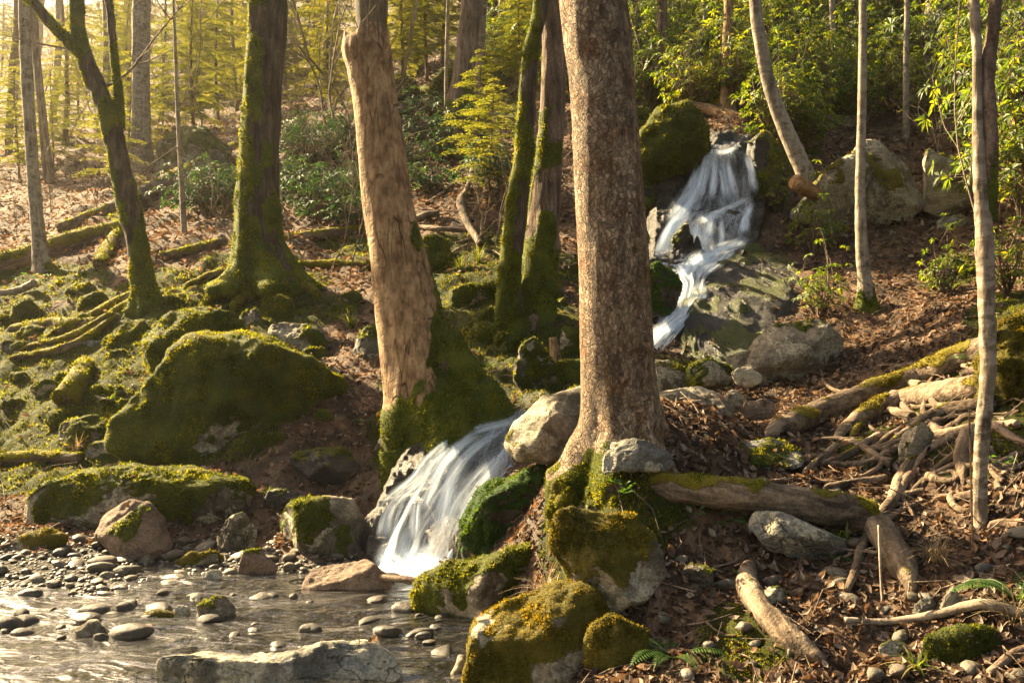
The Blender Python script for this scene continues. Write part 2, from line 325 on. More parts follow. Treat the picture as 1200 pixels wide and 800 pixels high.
def mat_bark(name, dark, mid, light, kind='plain', pal=MOSS, sc=1.0):
    g = NG(name); o = g.obj(); st = g.scale(o, (1,1,.45 if kind == 'wood' else .16))
    n1 = g.noise(st, 16*sc, 7, .65, .4); n2 = g.noise(o, 3.2, 4, .6); n3 = g.noise(o, 60*sc, 4, .6)
    c = g.ramp(g.math('ADD', g.math('MULTIPLY', n1, .65), g.math('MULTIPLY', n2, .35)), [(.40,dark),(.5,mid),(.60,light)])
    if kind == 'plates':
        d = g.n('ShaderNodeMix', {0: .09}, data_type='RGBA'); g.put(d.inputs[6], g.scale(o, (1,1,.62)))
        g.put(d.inputs[7], g.n('ShaderNodeTexNoise', {'Vector': o, 'Scale': 7, 'Detail': 3}).outputs['Color']); w = d.outputs[2]
        e = g.vor(w, 52*sc, 'DISTANCE_TO_EDGE'); cell = g.n('ShaderNodeTexVoronoi', {'Vector': w, 'Scale': 52*sc}).outputs['Color']
        e2 = g.vor(w, 120*sc, 'DISTANCE_TO_EDGE')
        cr = g.math('MULTIPLY', g.rng(e, 0, .12), g.rng(e2, 0, .09, .6, 1))
        c = g.mix(g.rng(g.noise(o, 6, 4, .6), .5, .66), c, (.19,.115,.065))
        c = g.mix(.8, c, g.ramp(cell, [(.1,(.42,.38,.34)),(.5,(1,.95,.9)),(.9,(1.75,1.65,1.55))]), 'MULTIPLY')
        c = g.mix(cr, g.mix(.45, c, (.045,.03,.02)), c)
        h = g.math('ADD', g.math('MULTIPLY', cr, 1.0), g.math('ADD', g.math('MULTIPLY', cell, .9), g.math('MULTIPLY', n3, .5)))
        b = g.bump(h, 1.0, .028)
    elif kind == 'wood':
        s2 = g.noise(g.scale(o, (1,1,.10)), 34, 6, .65, .5); s3 = g.noise(g.scale(o, (1,1,1.6)), 9, 5, .6, 1.2)
        c = g.mix(.38, c, g.ramp(s2, [(.3,(.5,.45,.4)),(.6,(1.15,1.1,1.05))]), 'MULTIPLY')
        c = g.mix(g.rng(g.noise(g.scale(o, (1,1,.5)), 4, 5, .7), .55, .72), c, (.10,.06,.038))
        c = g.mix(g.rng(g.vor(g.scale(o, (1,1,.4)), 7, 'F1'), .0, .09, .75, 0), c, (.04,.025,.015))
        ck = g.rng(g.vor(g.scale(o, (1,1,.12)), 13, 'DISTANCE_TO_EDGE'), 0, .035); ck = g.math('MAXIMUM', ck, g.rng(g.noise(o, 3, 3), .45, .55)); c = g.mix(g.math('MULTIPLY', g.math('SUBTRACT', 1.0, ck), .8), c, (.03,.02,.012))
        h = g.math('ADD', g.math('MULTIPLY', s2, .6), g.math('MULTIPLY', s3, 1.3)); h = g.math('ADD', h, ck); b = g.bump(h, 1.0, .03)
    elif kind == 'birch':
        bl = g.noise(g.scale(o, (1,1,2.2)), 7, 5, .65, .4)
        c = g.mix(g.rng(bl, .47, .57, 0, .8), c, (.25,.215,.165)); c = g.mix(g.rng(g.noise(o, 14, 5, .7), .54, .66, 0, .8), c, (.075,.065,.045))
        h = g.math('ADD', n1, bl); b = g.bump(h, .7, .012)
    else:
        h = g.math('ADD', n1, g.math('MULTIPLY', n3, .35)); b = g.bump(h, 1.0, .032); c = g.mix(.6, c, g.ramp(n3, [(.36,(.5,.48,.45)),(.62,(1.35,1.33,1.3))]), 'MULTIPLY')
    f, c = moss_mix(g, o, c, 11, pal)
    b = g.bump(g.math('MULTIPLY', f, g.math('ADD', .4, g.noise(o, 70, 4, .7))), .8, .02, b)
    return g.end(g.bsdf(c, .88, b, Specular_IOR_Level=.2))
M['bark_plates'] = mat_bark('bark_plates', (.14,.10,.068), (.265,.20,.135), (.38,.30,.22), 'plates')
M['bark_wood'] = mat_bark('bark_wood', (.11,.066,.034), (.25,.158,.083), (.38,.262,.148), 'wood')
M['bark_dark'] = mat_bark('bark_dark', (.025,.018,.012), (.06,.044,.03), (.115,.086,.06))
M['bark_brown'] = mat_bark('bark_brown', (.05,.034,.024), (.12,.082,.058), (.20,.145,.105))
M['bark_grey'] = mat_bark('bark_grey', (.06,.048,.036), (.14,.115,.085), (.25,.21,.16), 'birch')
M['bark_pale'] = mat_bark('bark_pale', (.07,.052,.037), (.16,.125,.09), (.28,.23,.17), 'birch')
M['bark_slim'] = mat_bark('bark_slim', (.045,.034,.024), (.115,.09,.064), (.21,.17,.125), 'birch')
M['root_bark'] = mat_bark('root_bark', (.035,.025,.017), (.11,.08,.053), (.23,.175,.12), pal=MOSSY)
M['log_bark'] = mat_bark('log_bark', (.05,.036,.025), (.12,.085,.058), (.2,.15,.105), pal=MOSSY)
M['twig'] = mat_bark('twig', (.07,.05,.034), (.15,.11,.075), (.24,.185,.135))
M['end_grain'] = mat_bark('end_grain', (.2,.11,.05), (.32,.19,.09), (.42,.27,.14), 'wood')

def mat_leafy(name, stops, trans=.45, rough=.5, spec=.3, tcol=(1.6,1.5,.6), objrand=.25):
    g = NG(name); t = g.attr('tint')
    if objrand: t = g.math('ADD', t, g.math('MULTIPLY', g.math('SUBTRACT', g.rand(), .5), objrand))
    c = g.ramp(t, stops); tc = g.mix(1.0, c, tcol, 'MULTIPLY')
    b = g.bsdf(c, rough, Specular_IOR_Level=spec)
    return g.end(g.mixs(trans, b, g.n('ShaderNodeBsdfTranslucent', {'Color': tc}).outputs[0]))
M['moss'] = mat_leafy('moss_fuzz', [(0,(.018,.022,.004)),(.4,(.066,.086,.007)),(.75,(.15,.165,.013)),(1,(.23,.21,.018))], .45, .9, .1, (1.9,1.6,.5), 0)
M['moss_green'] = mat_leafy('moss_fuzz_green', [(0,(.010,.018,.003)),(.5,(.034,.064,.008)),(1,(.11,.15,.016))], .35, .9, .1, (1.5,1.5,.5), 0)
M['moss_gold'] = mat_leafy('moss_fuzz_gold', [(0,(.03,.028,.003)),(.45,(.10,.088,.008)),(.8,(.20,.155,.014)),(1,(.3,.22,.025))], .4, .9, .1, (1.7,1.4,.5), 0)
M['decayed'] = mat_leafy('decayed_leaf', [(0,(.014,.009,.006)),(.6,(.05,.032,.021)),(1,(.11,.075,.05))], .1, .85, .15, (1.3,1.1,.8), 0)
M['rhodo'] = mat_leafy('rhododendron_leaf', [(0,(.020,.042,.009)),(.5,(.062,.100,.014)),(.85,(.14,.155,.018)),(1,(.22,.19,.025))], .45, .48, .3, (3.0,2.6,.55))
M['rhodo_dark'] = mat_leafy('dark_evergreen_leaf', [(0,(.010,.028,.012)),(.6,(.025,.06,.022)),(1,(.06,.09,.03))], .25, .65, .2, (2.0,2.0,.7))
M['hemlock'] = mat_leafy('hemlock_needle', [(0,(.028,.045,.011)),(.5,(.065,.085,.018)),(1,(.13,.125,.026))], .55, .6, .2, (3.2,2.6,.75))
M['litter'] = mat_leafy('dead_leaf', [(0,(.028,.016,.009)),(.3,(.065,.042,.027)),(.55,(.115,.078,.052)),(.8,(.18,.135,.10)),(.93,(.28,.22,.17)),(1,(.17,.08,.035))], .25, .75, .2, (1.5,1.1,.7), 0)
M['tan_leaf'] = mat_leafy('tan_leaf', [(0,(.18,.11,.06)),(1,(.34,.22,.12))], .5, .8, .1, (1.6,1.2,.8))
M['fern'] = mat_leafy('fern_frond', [(0,(.02,.055,.010)),(1,(.06,.12,.02))], .4, .5, .3, (2.2,2.0,.5))
M['grass'] = mat_leafy('sedge_blade', [(0,(.03,.06,.01)),(.6,(.09,.12,.018)),(1,(.2,.16,.06))], .45, .5, .3, (2.2,1.9,.6))
M['straw'] = mat_leafy('dry_grass', [(0,(.15,.11,.06)),(1,(.35,.28,.17))], .4, .8, .1, (1.3,1.1,.8))

def mat_stream():
    g = NG('stream_water'); p = g.scale(g.pos(), (.8,1.5,1))
    h = g.math('ADD', g.noise(p, 2.6, 3, .5, 1.2), g.math('MULTIPLY', g.noise(p, 9, 2, .5, .8), .16))
    b = g.bump(h, .5, .12)
    fr = g.n('ShaderNodeFresnel', {'IOR': 1.5, 'Normal': b}).outputs[0]
    gl = g.n('ShaderNodeBsdfGlossy', {'Color': (1,1,1), 'Roughness': .2, 'Normal': b}).outputs[0]
    tr = g.n('ShaderNodeBsdfTransparent', {'Color': (.78,.60,.38)}).outputs[0]
    return g.end(g.mixs(g.math('MULTIPLY', fr, 1.45, True), tr, gl))
M['stream'] = mat_stream()
def mat_silk():
    """Smooth white falling water: opaque where the strands are thick, clear where the film is thin."""
    g = NG('silky_water'); uv = g.n('ShaderNodeUVMap', uv_map='UVMap').outputs[0]
    s1 = g.noise(g.scale(uv, (1,.16,1)), 9, 5, .6, .25); s2 = g.noise(g.scale(uv, (1,.10,1)), 34, 3, .6)
    s3 = g.noise(g.scale(uv, (1,.06,1)), 90, 2, .6); s = g.math('ADD', g.math('ADD', g.math('MULTIPLY', s1, .48), g.math('MULTIPLY', s2, .32)), g.math('MULTIPLY', s3, .20))
    a = g.attr('thick')
    al = g.math('MULTIPLY', g.math('POWER', g.math('MAXIMUM', a, 0), 1.25), g.rng(s, .40, .60, .12, 1.15), True)
    d = g.n('ShaderNodeBsdfDiffuse', {'Color': (.76,.85,.96)}).outputs[0]
    t = g.n('ShaderNodeBsdfTranslucent', {'Color': (.76,.85,.96)}).outputs[0]
    w = g.mixs(.35, d, t)
    w = g.mixs(.06, w, g.n('ShaderNodeBsdfGlossy', {'Roughness': .3}).outputs[0])
    return g.end(g.mixs(al, g.n('ShaderNodeBsdfTransparent').outputs[0], w))
M['silk'] = mat_silk()

# ------------------------------------------------------------------ region masks, read off the photograph, fixed to the ground
def blob(V, B):
    px, py = proj(V); o = np.zeros(len(px))
    for (cx, cy, rx, ry, a) in B: o = np.maximum(o, a*np.exp(-((px-cx)/rx)**2-((py-cy)/ry)**2))
    return o
MOSSB = [(60,430,190,120,1.0),(230,365,160,60,.9),(200,520,220,45,.75),(90,560,120,25,.8),(300,430,160,60,.6),(310,330,90,45,.9),(1150,500,90,60,1.0),(1185,400,50,70,1.0),(480,480,70,90,.75),
         (600,380,110,80,1.0),(540,330,100,60,.85),(850,370,90,70,.75),(720,590,80,50,.95),(680,640,60,80,.9),(930,760,110,60,.5),(1100,330,60,30,.5),(560,110,70,40,.75),(900,180,40,40,.9),
         (460,110,60,30,.6),(1010,520,90,40,.55),(620,440,60,60,.9),(760,300,30,120,.9),(120,260,120,30,.35),(420,290,120,40,.4)]
WETB = [(520,590,110,110,1.0),(810,330,90,110,.9),(650,470,50,40,.8),(790,200,60,90,1.0),(890,230,40,70,.9),(350,570,80,60,.6),(200,610,120,30,.6)]
GRAVB = [(150,665,230,32,1.0),(330,690,120,30,.8),(60,700,120,40,.7)]
def moss_amt(V): return sstep(.30, .62, blob(V, MOSSB)*.9+.10+.28*fbm(V*np.array([1.3,1.3,.5]), 4, 31))

# ------------------------------------------------------------------ the ground, one sheet out to the hill crest
def build_ground():
    a = np.linspace(-1, 1, 520); us = np.sign(a)*(np.abs(a)**1.25)*1.35
    vs = np.log(np.r_[np.linspace(.6, 5.8, 30)[:-1], np.exp(np.linspace(math.log(5.8), math.log(153), 560))])
    U, W = np.meshgrid(us, vs); y = np.exp(W)-3; x = U*(y+3); z = H(x, y)
    V = np.stack([x, y, z], -1).reshape(-1,3); nr, nc = U.shape
    i = (np.arange(nr-1)[:,None]*nc+np.arange(nc-1)[None]).ravel(); Q = np.stack([i, i+1, i+nc+1, i+nc], -1)
    front = V[:,1] > .5
    m = np.where(front, moss_amt(V), .1); g = np.where(front, np.maximum(blob(V, GRAVB), sstep(.06,-.02,V[:,2])), 0)*(V[:,0] < .6)
    w = np.where(front, np.maximum(blob(V, WETB), sstep(.05,-.03,V[:,2])*.8), 0)
    m = m*(1-sstep(.3,.6,g)); 
    o = solid('ground', V, Q, M['ground'], attrs={'moss': m, 'gravel': sstep(.3,.6,g), 'wet': w}); tag(o, kind='structure')
    return V, Q, m
GV, GQ, GM = build_ground()

def tufts(V, Fs, moss, name, mat, parent=None, dens=.55, lenpx=3.4, cull=-.25, maxn=90000, seed=0):
    """Short moss shoots standing on the mossy part of a surface."""
    r = np.random.default_rng(100+seed); T = []
    for f in Fs:
        if f.shape[1] == 3: T.append(f)
        else: T += [f[:,[0,1,2]], f[:,[0,2,3]]]
    T = np.vstack(T); a, b, c = V[T[:,0]], V[T[:,1]], V[T[:,2]]; nr = np.cross(b-a, c-a); ar = np.linalg.norm(nr, axis=1)/2; nr = unit(nr)
    cen = (a+b+c)/3; view = unit(np.array([0,0,CAMZ])-cen); fc = (nr*view).sum(1); d = np.maximum(cen[:,1], 1.5)
    mm = moss[T].mean(1); w = ar*(F/d)**2*np.clip(fc, .3, 1)*np.where(fc > cull, 1, 0)*sstep(.35,.75,mm)
    px, py = proj(cen); w = w*((px > -150) & (px < 1350) & (py > -60) & (py < 900))
    n = int(min(maxn, w.sum()*dens))
    if n < 20: return None
    k = r.choice(len(T), n, p=w/w.sum()); u = r.random(n); v = r.random(n); s = u+v > 1; u[s] = 1-u[s]; v[s] = 1-v[s]
    p = a[k]+(b-a)[k]*u[:,None]+(c-a)[k]*v[:,None]; nn = nr[k]; dd = d[k]
    L = lenpx*dd/F*(.5+r.random(n)*.9)*(.45+.55*sstep(.3,.8,.5+.8*fbm(p*9, 2, 3)))
    tip = unit(nn+.75*r.normal(size=(n,3))*.6+np.array([0,0,.25])); sd = unit(np.cross(tip, r.normal(size=(n,3))))*(L*.30)[:,None]
    p = p-nn*(L*.15)[:,None]
    W = np.stack([p-sd, p+sd, p+tip*L[:,None]], 1).reshape(-1,3)
    t = np.clip(.42+.42*fbm(p*3.1, 3, 77)+.22*r.normal(size=n), 0, 1)
    return solid(name, W, np.arange(3*n).reshape(-1,3), mat, parent=parent, attrs={'tint': np.repeat(t,3)}, smooth=False)
gm = tufts(GV, [GQ], GM*(GV[:,1] > 2.6)*(GV[:,1] < 26), 'ground_moss', M['moss'], dens=.33, maxn=90000, cull=-.1); tag(gm, kind='stuff')

def build_stream():
    xs = np.linspace(-9, 1.2, 110); ys = np.linspace(.2, 6.75, 90); X, Y = np.meshgrid(xs, ys)
    V = np.stack([X, Y, .012*fbm(np.stack([X,Y*1.5,0*X],-1).reshape(-1,3)*2.2, 3, 4).reshape(X.shape)], -1).reshape(-1,3); nc = len(xs)
    i = (np.arange(len(ys)-1)[:,None]*nc+np.arange(nc-1)[None]).ravel()
    o = solid('stream_water', V, np.stack([i,i+1,i+nc+1,i+nc],-1), M['stream']); tag(o, kind='structure')
build_stream()

# ------------------------------------------------------------------ rocks
TOPS = []
def rock(name, label, outline, mat='rock', cat='rock', d=None, depth=.55, lean=.0, moss=.3, mossn=.5, sub=5, facets=9, rough=.05, group=None, seed=None, lower=1.22,
         fuzz='moss', box=.72, push=.55, sink=0, dens=.55, mossdir=(0,0,1)):
    """One boulder: the outline (photo pixels) gives its real width and height at its own distance; it is rounded, cut by flat faces and roughened in the round."""
    ol = np.array(outline, float)
    if ol.ndim == 1:                                    # cx, cy, w, h
        r_ = np.random.default_rng(int(ol[0]*7+ol[1])); t = np.arange(11)/11*2*np.pi; k = .86+.28*r_.random(11)
        ol = np.c_[ol[0]+ol[2]/2*np.cos(t)*k, ol[1]+ol[3]/2*np.sin(t)*k]
    seed = int(ol[0,0]*3+ol[0,1]*5) if seed is None else seed; r = np.random.default_rng(seed)
    c = (ol.min(0)+ol.max(0))/2; wpx, hpx = np.ptp(ol[:,0]), np.ptp(ol[:,1])
    if d is None:
        g = hit(c[0], ol[:,1].max()-.12*hpx); d = g[1]; Dm = depth*min(wpx, 1.9*hpx)*d/F*.5; d = d+Dm*push
    s = d/F; D = depth*min(wpx, 1.9*hpx)*s*.5
    n, T = ico(sub); th = np.arctan2(n[:,2], n[:,0]); rho = np.hypot(n[:,0], n[:,2])
    q = ol-c; q[:,1] *= -1; tt = np.linspace(-np.pi, np.pi, 361); R = np.zeros(361); e0 = q; e1 = np.roll(q, -1, 0)
    dx, dy = np.cos(tt), np.sin(tt)
    for a, b in zip(e0, e1):
        ex, ey = b-a; den = dx*ey-dy*ex
        with np.errstate(divide='ignore', invalid='ignore'):
            t_ = (a[0]*ey-a[1]*ex)/den; u_ = (a[0]*dy-a[1]*dx)/den
        ok = (u_ >= -1e-6) & (u_ <= 1+1e-6) & (t_ > 0) & np.isfinite(t_); R = np.where(ok, np.maximum(R, t_), R)
    R = np.where(R <= 0, np.median(R), R); k = np.ones(5)/5; R = np.convolve(np.r_[R[-3:-1], R, R[1:3]], k, 'valid'); R[-1] = R[0]
    Rv = np.interp(th, tt, R)*s; rp = rho**box
    X = Rv*rp*np.cos(th); Z = Rv*rp*np.sin(th); Y = D*np.sign(n[:,1])*np.abs(n[:,1])**.85
    Y = Y + lean*Z; V = np.stack([X, Y, Z], -1); size = max(wpx*s*.5, 1e-3); sc = np.array([wpx*s/2, D, hpx*s/2])
    for _ in range(facets):
        f = r.normal(size=3); f[1] = -abs(f[1])-.5; f[2] = f[2]*.8+.35; f = unit(f/ sc*size)
        pr = V@f; h = np.quantile(pr, .72+.24*r.random()); V = V-np.maximum(pr-h, 0)[:,None]*f*.95
    N = vnormals(V, [T]); o3 = c*0; off = r.random(3)*50; sz = min(wpx, hpx*1.4)*s
    V = V+N*((rough*fbm((V/sz)*2.2+off, 4, 3)+rough*.45*ridged((V/sz)*4.5+off, 3, 8)+rough*.18*fbm((V/sz)*17+off, 2, 6))*sz)[:,None]
    V[:,2] = np.where(V[:,2] < 0, V[:,2]*lower, V[:,2])
    V = V+np.array([(c[0]-CX)*s, d, CAMZ+(CY-c[1])*s-sink]); N = vnormals(V, [T])
    md = unit(np.array(mossdir, float)); m = np.zeros(len(V)); V0 = V
    if moss > -1: m = sstep(.35, .65, moss+.11*(moss > -.5)+mossn*(N@md)*.55+.42*fbm(V*2.2+off, 5, 12)+.12*fbm(V*9+off, 2, 13))
    loc = np.array([(c[0]-CX)*s, d, V[:,2].min()])
    V = V+N*(m*(.014+.016*fbm(V*7+off, 3, 19))*(d/7))[:,None]
    TOPS.append((V, T, N, d)) if size > .16 and moss > -.5 else None
    o = solid(name, V, T, M[mat], loc=loc, attrs={'moss': m}); tag(o, label, cat, group)
    if fuzz: tufts(V, [T], m, 'moss', M[fuzz], parent=o, seed=seed, dens=dens)
    return o

ROCKS = [
 ('mossy_boulder','broad green mossy boulder on the left bank, biggest one left of the broken snag',[(138,508),(150,480),(200,425),(222,397),(300,398),(340,415),(390,440),(430,470),(438,490),(420,505),(300,522),(200,522)],dict(moss=.62,depth=.75,lean=.45,sub=6,facets=4)),
 ('mossy_boulder','moss humped boulder with a sunlit rim just behind the biggest green boulder',[(158,440),(165,400),(185,370),(230,358),(270,365),(285,390),(230,398),(200,430),(175,460)],dict(moss=.72,lean=.4,facets=3)),
 ('boulder','long grey brown stone resting on the back shoulder of the biggest green boulder',[(288,398),(300,382),(340,376),(375,385),(388,405),(375,420),(330,418),(295,410)],dict(moss=.18,depth=.6)),
 ('mossy_stone','round cushion of moss on a small stone beside the foot of the thick mossy tree',(323,360,40,28),dict(moss=.8,sub=4)),
 ('boulder','blue grey pointed stone just left of the broken snag foot',[(408,408),(425,385),(455,380),(462,420),(440,424),(415,420)],dict(mat='rock_grey',moss=.15)),
 ('mossy_stone','low flat moss patch stone in the leaves below the biggest green boulder',[(265,524),(280,512),(315,509),(342,516),(335,532),(270,534)],dict(moss=.6,sub=4)),
 ('mossy_boulder','long dark overhanging rock ledge with a mossy top above the gravel bank',[(35,606),(45,580),(90,553),(150,548),(230,553),(290,560),(305,590),(280,615),(180,620),(90,614)],dict(moss=.55,depth=.6,mossn=.9,sub=6,facets=3)),
 ('boulder','brown rounded pyramid boulder standing on the gravel bank in front of the dark ledge',[(100,650),(104,620),(120,602),(150,584),(172,587),(190,610),(200,640),(190,655),(140,662)],dict(moss=-.08,mat='rock_brown',depth=.8)),
 ('boulder','tilted pale faced stone between the pyramid boulder and the moss capped streamside boulder',[(242,642),(262,610),(285,602),(300,620),(297,645),(265,655)],dict(moss=.2)),
 ('mossy_boulder','moss capped streamside boulder with one bright sunlit face, left of the small cascade pool',[(308,638),(312,605),(345,592),(410,587),(435,625),(442,655),(400,668),(345,664)],dict(moss=.2,depth=.8,facets=9)),
 ('boulder','bare smooth purplish brown boulder at the water edge below the cascade pool',[(354,692),(358,665),(385,660),(430,660),(460,680),(464,700),(430,717),(380,717)],dict(mat='rock_brown',moss=-2,facets=8)),
 ('stone','dark blocky stone wedged left of the bare brown boulder',[(280,672),(285,648),(305,645),(325,665),(318,682),(290,684)],dict(mat='rock_brown',moss=0,sub=4)),
 ('mossy_stone','flat yellow moss topped stone lying at the foot of the tilted pale faced stone',[(205,660),(225,648),(255,648),(264,660),(240,668)],dict(moss=.5,sub=4,mat='rock_gold',fuzz='moss_gold')),
 ('boulder','wide foreground boulder with lichen and moss patches at the bottom edge of the stream',[(172,802),(180,775),(220,765),(270,772),(320,770),(380,760),(440,757),(470,775),(477,830),(170,840)],dict(d=4.0,moss=.0,depth=.5,sub=6,facets=10,mat='rock_grey')),
 ('boulder','long lichen grey boulder with a mossy flank right below the cascade pool',[(485,712),(490,685),(520,668),(600,648),(650,640),(657,680),(622,725),(560,742),(500,737)],dict(moss=.30,depth=.7,sub=6,facets=9)),
 ('boulder','chunky cracked boulder with golden moss and pale lichen top, under the scaly tree',[(648,640),(655,605),(675,593),(700,600),(750,605),(775,630),(780,667),(760,692),(720,702),(680,690),(655,665)],dict(d=4.42,moss=.26,mat='rock_gold',fuzz='moss_gold',depth=.75,sub=6,facets=10,box=.62)),
 ('mossy_boulder','foreground boulder with bare crown and golden mossy sides',[(545,792),(555,742),(590,715),(640,690),(680,692),(715,715),(714,745),(690,800),(640,832),(550,832)],dict(d=4.2,moss=.42,mossn=-.1,box=.62,mat='rock_gold',fuzz='moss_gold',depth=.8,sub=6,facets=5)),
 ('mossy_stone','golden moss lump beside the fern in the foreground',(722,765,76,80),dict(moss=.75,mat='rock_gold',fuzz='moss_gold')),
 ('mossy_boulder','bright green moss mound hugging the right side of the small cascade',[(535,652),(545,605),(568,572),(620,553),(658,560),(664,600),(642,645),(590,667),(550,662)],dict(moss=.42,mossn=.9,mat='rock_green',fuzz='moss_green',depth=.8,facets=3,sub=6,d=6.15,rough=.08)),
 ('boulder','pale slab jutting over the small cascade left of the scaly tree',[(592,515),(600,495),(640,468),(695,456),(712,480),(695,520),(640,530),(605,525)],dict(mat='rock_pale',moss=.0,depth=.9,facets=6,lean=.4,d=6.2)),
 ('boulder','flat pale table slab on the ground just right of the scaly tree',[(770,492),(772,462),(820,453),(850,468),(858,485),(830,500),(780,502)],dict(mat='rock_pale',moss=-.2,depth=.9,facets=4,d=6.4)),
 ('stone','thin pale grey flake of rock propped against the foot of the scaly tree',[(704,552),(712,513),(745,515),(792,528),(785,546),(730,548)],dict(mat='rock_grey',moss=-.15,d=4.82,depth=.5)),
 ('boulder','lichen spotted grey rock just behind the scaly tree at the stream bend',[(762,462),(766,415),(790,425),(808,440),(805,457),(770,464)],dict(mat='rock_pale',moss=.1,d=7.6)),
 ('mossy_stone','yellow green moss dome at the bottom end of the wet slope',(832,440,58,34),dict(moss=.65,d=7.5)),
 ('boulder','big angular boulder with pale lichen patches standing alone on the leaf litter',[(866,457),(870,430),(890,400),(910,382),(960,376),(985,395),(993,432),(970,452),(920,460)],dict(moss=.04,depth=.85,sub=6,facets=5,mat='rock',rough=.035,box=.6)),
 ('stone','smooth pale upright slab leaning on the left side of the big angular lichen boulder',[(850,418),(880,409),(886,420),(868,457),(855,455)],dict(mat='rock_pale',moss=-2)),
 ('boulder','huge pale grey boulder with a pointed lichen top right of the tall waterfall',[(930,242),(955,205),(990,185),(1040,156),(1080,175),(1086,232),(1060,252),(980,252),(940,250)],dict(mat='rock_pale',moss=.02,d=11.5,depth=.7,sub=6,facets=8,fuzz=None)),
 ('boulder','pale triangular boulder split off the right side of the huge pointed boulder',[(1084,242),(1083,190),(1090,172),(1138,203),(1142,232),(1110,247)],dict(mat='rock_pale',moss=.0,d=11.2)),
 ('mossy_boulder','great moss draped boulder at the top left lip of the tall waterfall',[(745,202),(748,165),(770,130),(805,122),(825,150),(827,175),(810,197),(780,207),(755,212)],dict(moss=.68,depth=.9,d=12.0,facets=4,fuzz='moss',lower=1.0)),
 ('mossy_boulder','shaded mossy block behind the scaly tree, left of the moss draped waterfall boulder',(748,142,44,46),dict(moss=.65,d=12.9)),
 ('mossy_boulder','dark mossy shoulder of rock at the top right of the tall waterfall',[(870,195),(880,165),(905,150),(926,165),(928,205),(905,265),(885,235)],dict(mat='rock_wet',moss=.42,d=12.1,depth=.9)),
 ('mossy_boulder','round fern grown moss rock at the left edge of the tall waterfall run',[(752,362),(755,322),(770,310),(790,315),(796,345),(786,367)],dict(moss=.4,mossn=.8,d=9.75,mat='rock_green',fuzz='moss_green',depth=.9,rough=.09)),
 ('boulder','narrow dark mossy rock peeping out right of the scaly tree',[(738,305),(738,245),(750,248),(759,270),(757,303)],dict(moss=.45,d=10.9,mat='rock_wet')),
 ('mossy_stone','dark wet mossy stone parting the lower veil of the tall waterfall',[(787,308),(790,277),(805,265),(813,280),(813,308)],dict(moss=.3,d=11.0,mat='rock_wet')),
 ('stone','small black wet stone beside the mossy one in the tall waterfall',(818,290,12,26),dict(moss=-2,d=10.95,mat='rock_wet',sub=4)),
 ('mossy_stone','small sun edged rock at the foot of the twisted mossy tree',[(553,386),(560,368),(575,361),(588,372),(585,390)],dict(moss=.35,sub=4)),
 ('boulder','upright grey boulder with a mossy side below the pair of mossy trees',[(603,442),(608,405),(625,398),(645,415),(660,452),(640,462),(615,457)],dict(moss=.28)),
 ('mossy_boulder','flat moss topped rock left of the twisted mossy tree',[(525,362),(530,340),(550,332),(585,335),(582,357),(550,367)],dict(moss=.55)),
 ('mossy_boulder','round mossy boulder behind the broken snag on the leafy slope',[(485,312),(487,280),(505,270),(525,280),(532,307),(510,322)],dict(moss=.45)),
 ('mossy_boulder','large sunlit moss boulder between the far trees in the centre',[(498,112),(520,85),(560,75),(600,95),(612,117),(560,124)],dict(moss=.75,fuzz='moss',facets=2)),
 ('mossy_boulder','far low moss boulder left of the pair of far central trees',(462,106,56,32),dict(moss=.65)),
 ('boulder','dark far boulder under the big hazy trunk on the left',[(168,192),(180,160),(205,140),(235,145),(270,175),(262,197),(200,202)],dict(moss=.35,fuzz=None)),
 ('mossy_stone','low yellow moss stone on the gravel at the left edge of the photo',[(0,642),(20,628),(60,622),(82,632),(60,644),(10,647)],dict(moss=.45,mat='rock_gold',fuzz='moss_gold',sub=4)),
 ('mossy_boulder','square mossy lump left of the biggest green boulder',[(60,522),(70,497),(110,485),(130,500),(126,528)],dict(moss=.6)),
 ('mossy_boulder','rounded moss boulder at the left edge of the photo beside the grey dead branch',[(-5,382),(5,355),(28,347),(42,360),(40,382)],dict(moss=.72)),
 ('stone','olive smooth stone sitting in the glaring stream, left of the small moss capped one',[(226,728),(234,707),(260,700),(276,713),(276,731),(240,738)],dict(moss=.0,mat='rock',d=5.3,sub=4)),
 ('mossy_stone','small moss capped oval stone in the stream',(183,728,40,22),dict(moss=.7,mat='rock_gold',fuzz='moss_gold',d=5.3,sub=4)),
 ('stone','pale round stone touching the small moss capped one in the stream',(211,721,28,22),dict(mat='rock_grey',moss=-2,d=5.35,sub=4)),
 ('stone','large rounded grey stone in the left part of the stream',[(68,752),(85,736),(110,728),(124,740),(118,758),(90,763)],dict(moss=-.1,mat='rock',d=4.95,sub=4)),
 ('stone','dark angular stone standing in the stream near the middle',[(226,728),(240,704),(262,700),(276,718),(270,735)],dict(mat='rock_brown',moss=-2,d=5.6,sub=4)),
 ('stone','dark round stone at the left edge of the stream',(20,772,42,28),dict(mat='rock_brown',moss=-2,d=4.75,sub=4)),
 ('stone','flat brown stone low in the stream beside the olive one',(168,742,40,20),dict(mat='rock_brown',moss=-2,d=5.1,sub=4)),
 ('stone','wet mottled stone awash below the bare brown boulder',(342,728,44,20),dict(mat='rock',moss=-.1,d=5.35,sub=4)),
 ('stone','small white stone awash beside the gravel bank',(250,673,24,12),dict(mat='rock_grey',moss=-2,d=6.1,sub=4)),
 ('stone','low brown stone awash in the amber shallows',(428,752,46,14),dict(mat='rock_brown',moss=-2,d=5.0,sub=4)),
 ('boulder','broad grey slab with a shadowed underside on the right bank below the long mossy root',[(878,617),(885,600),(920,603),(960,618),(995,635),(992,650),(940,652),(900,642)],dict(mat='rock_grey',moss=.12,d=4.55,depth=.8)),
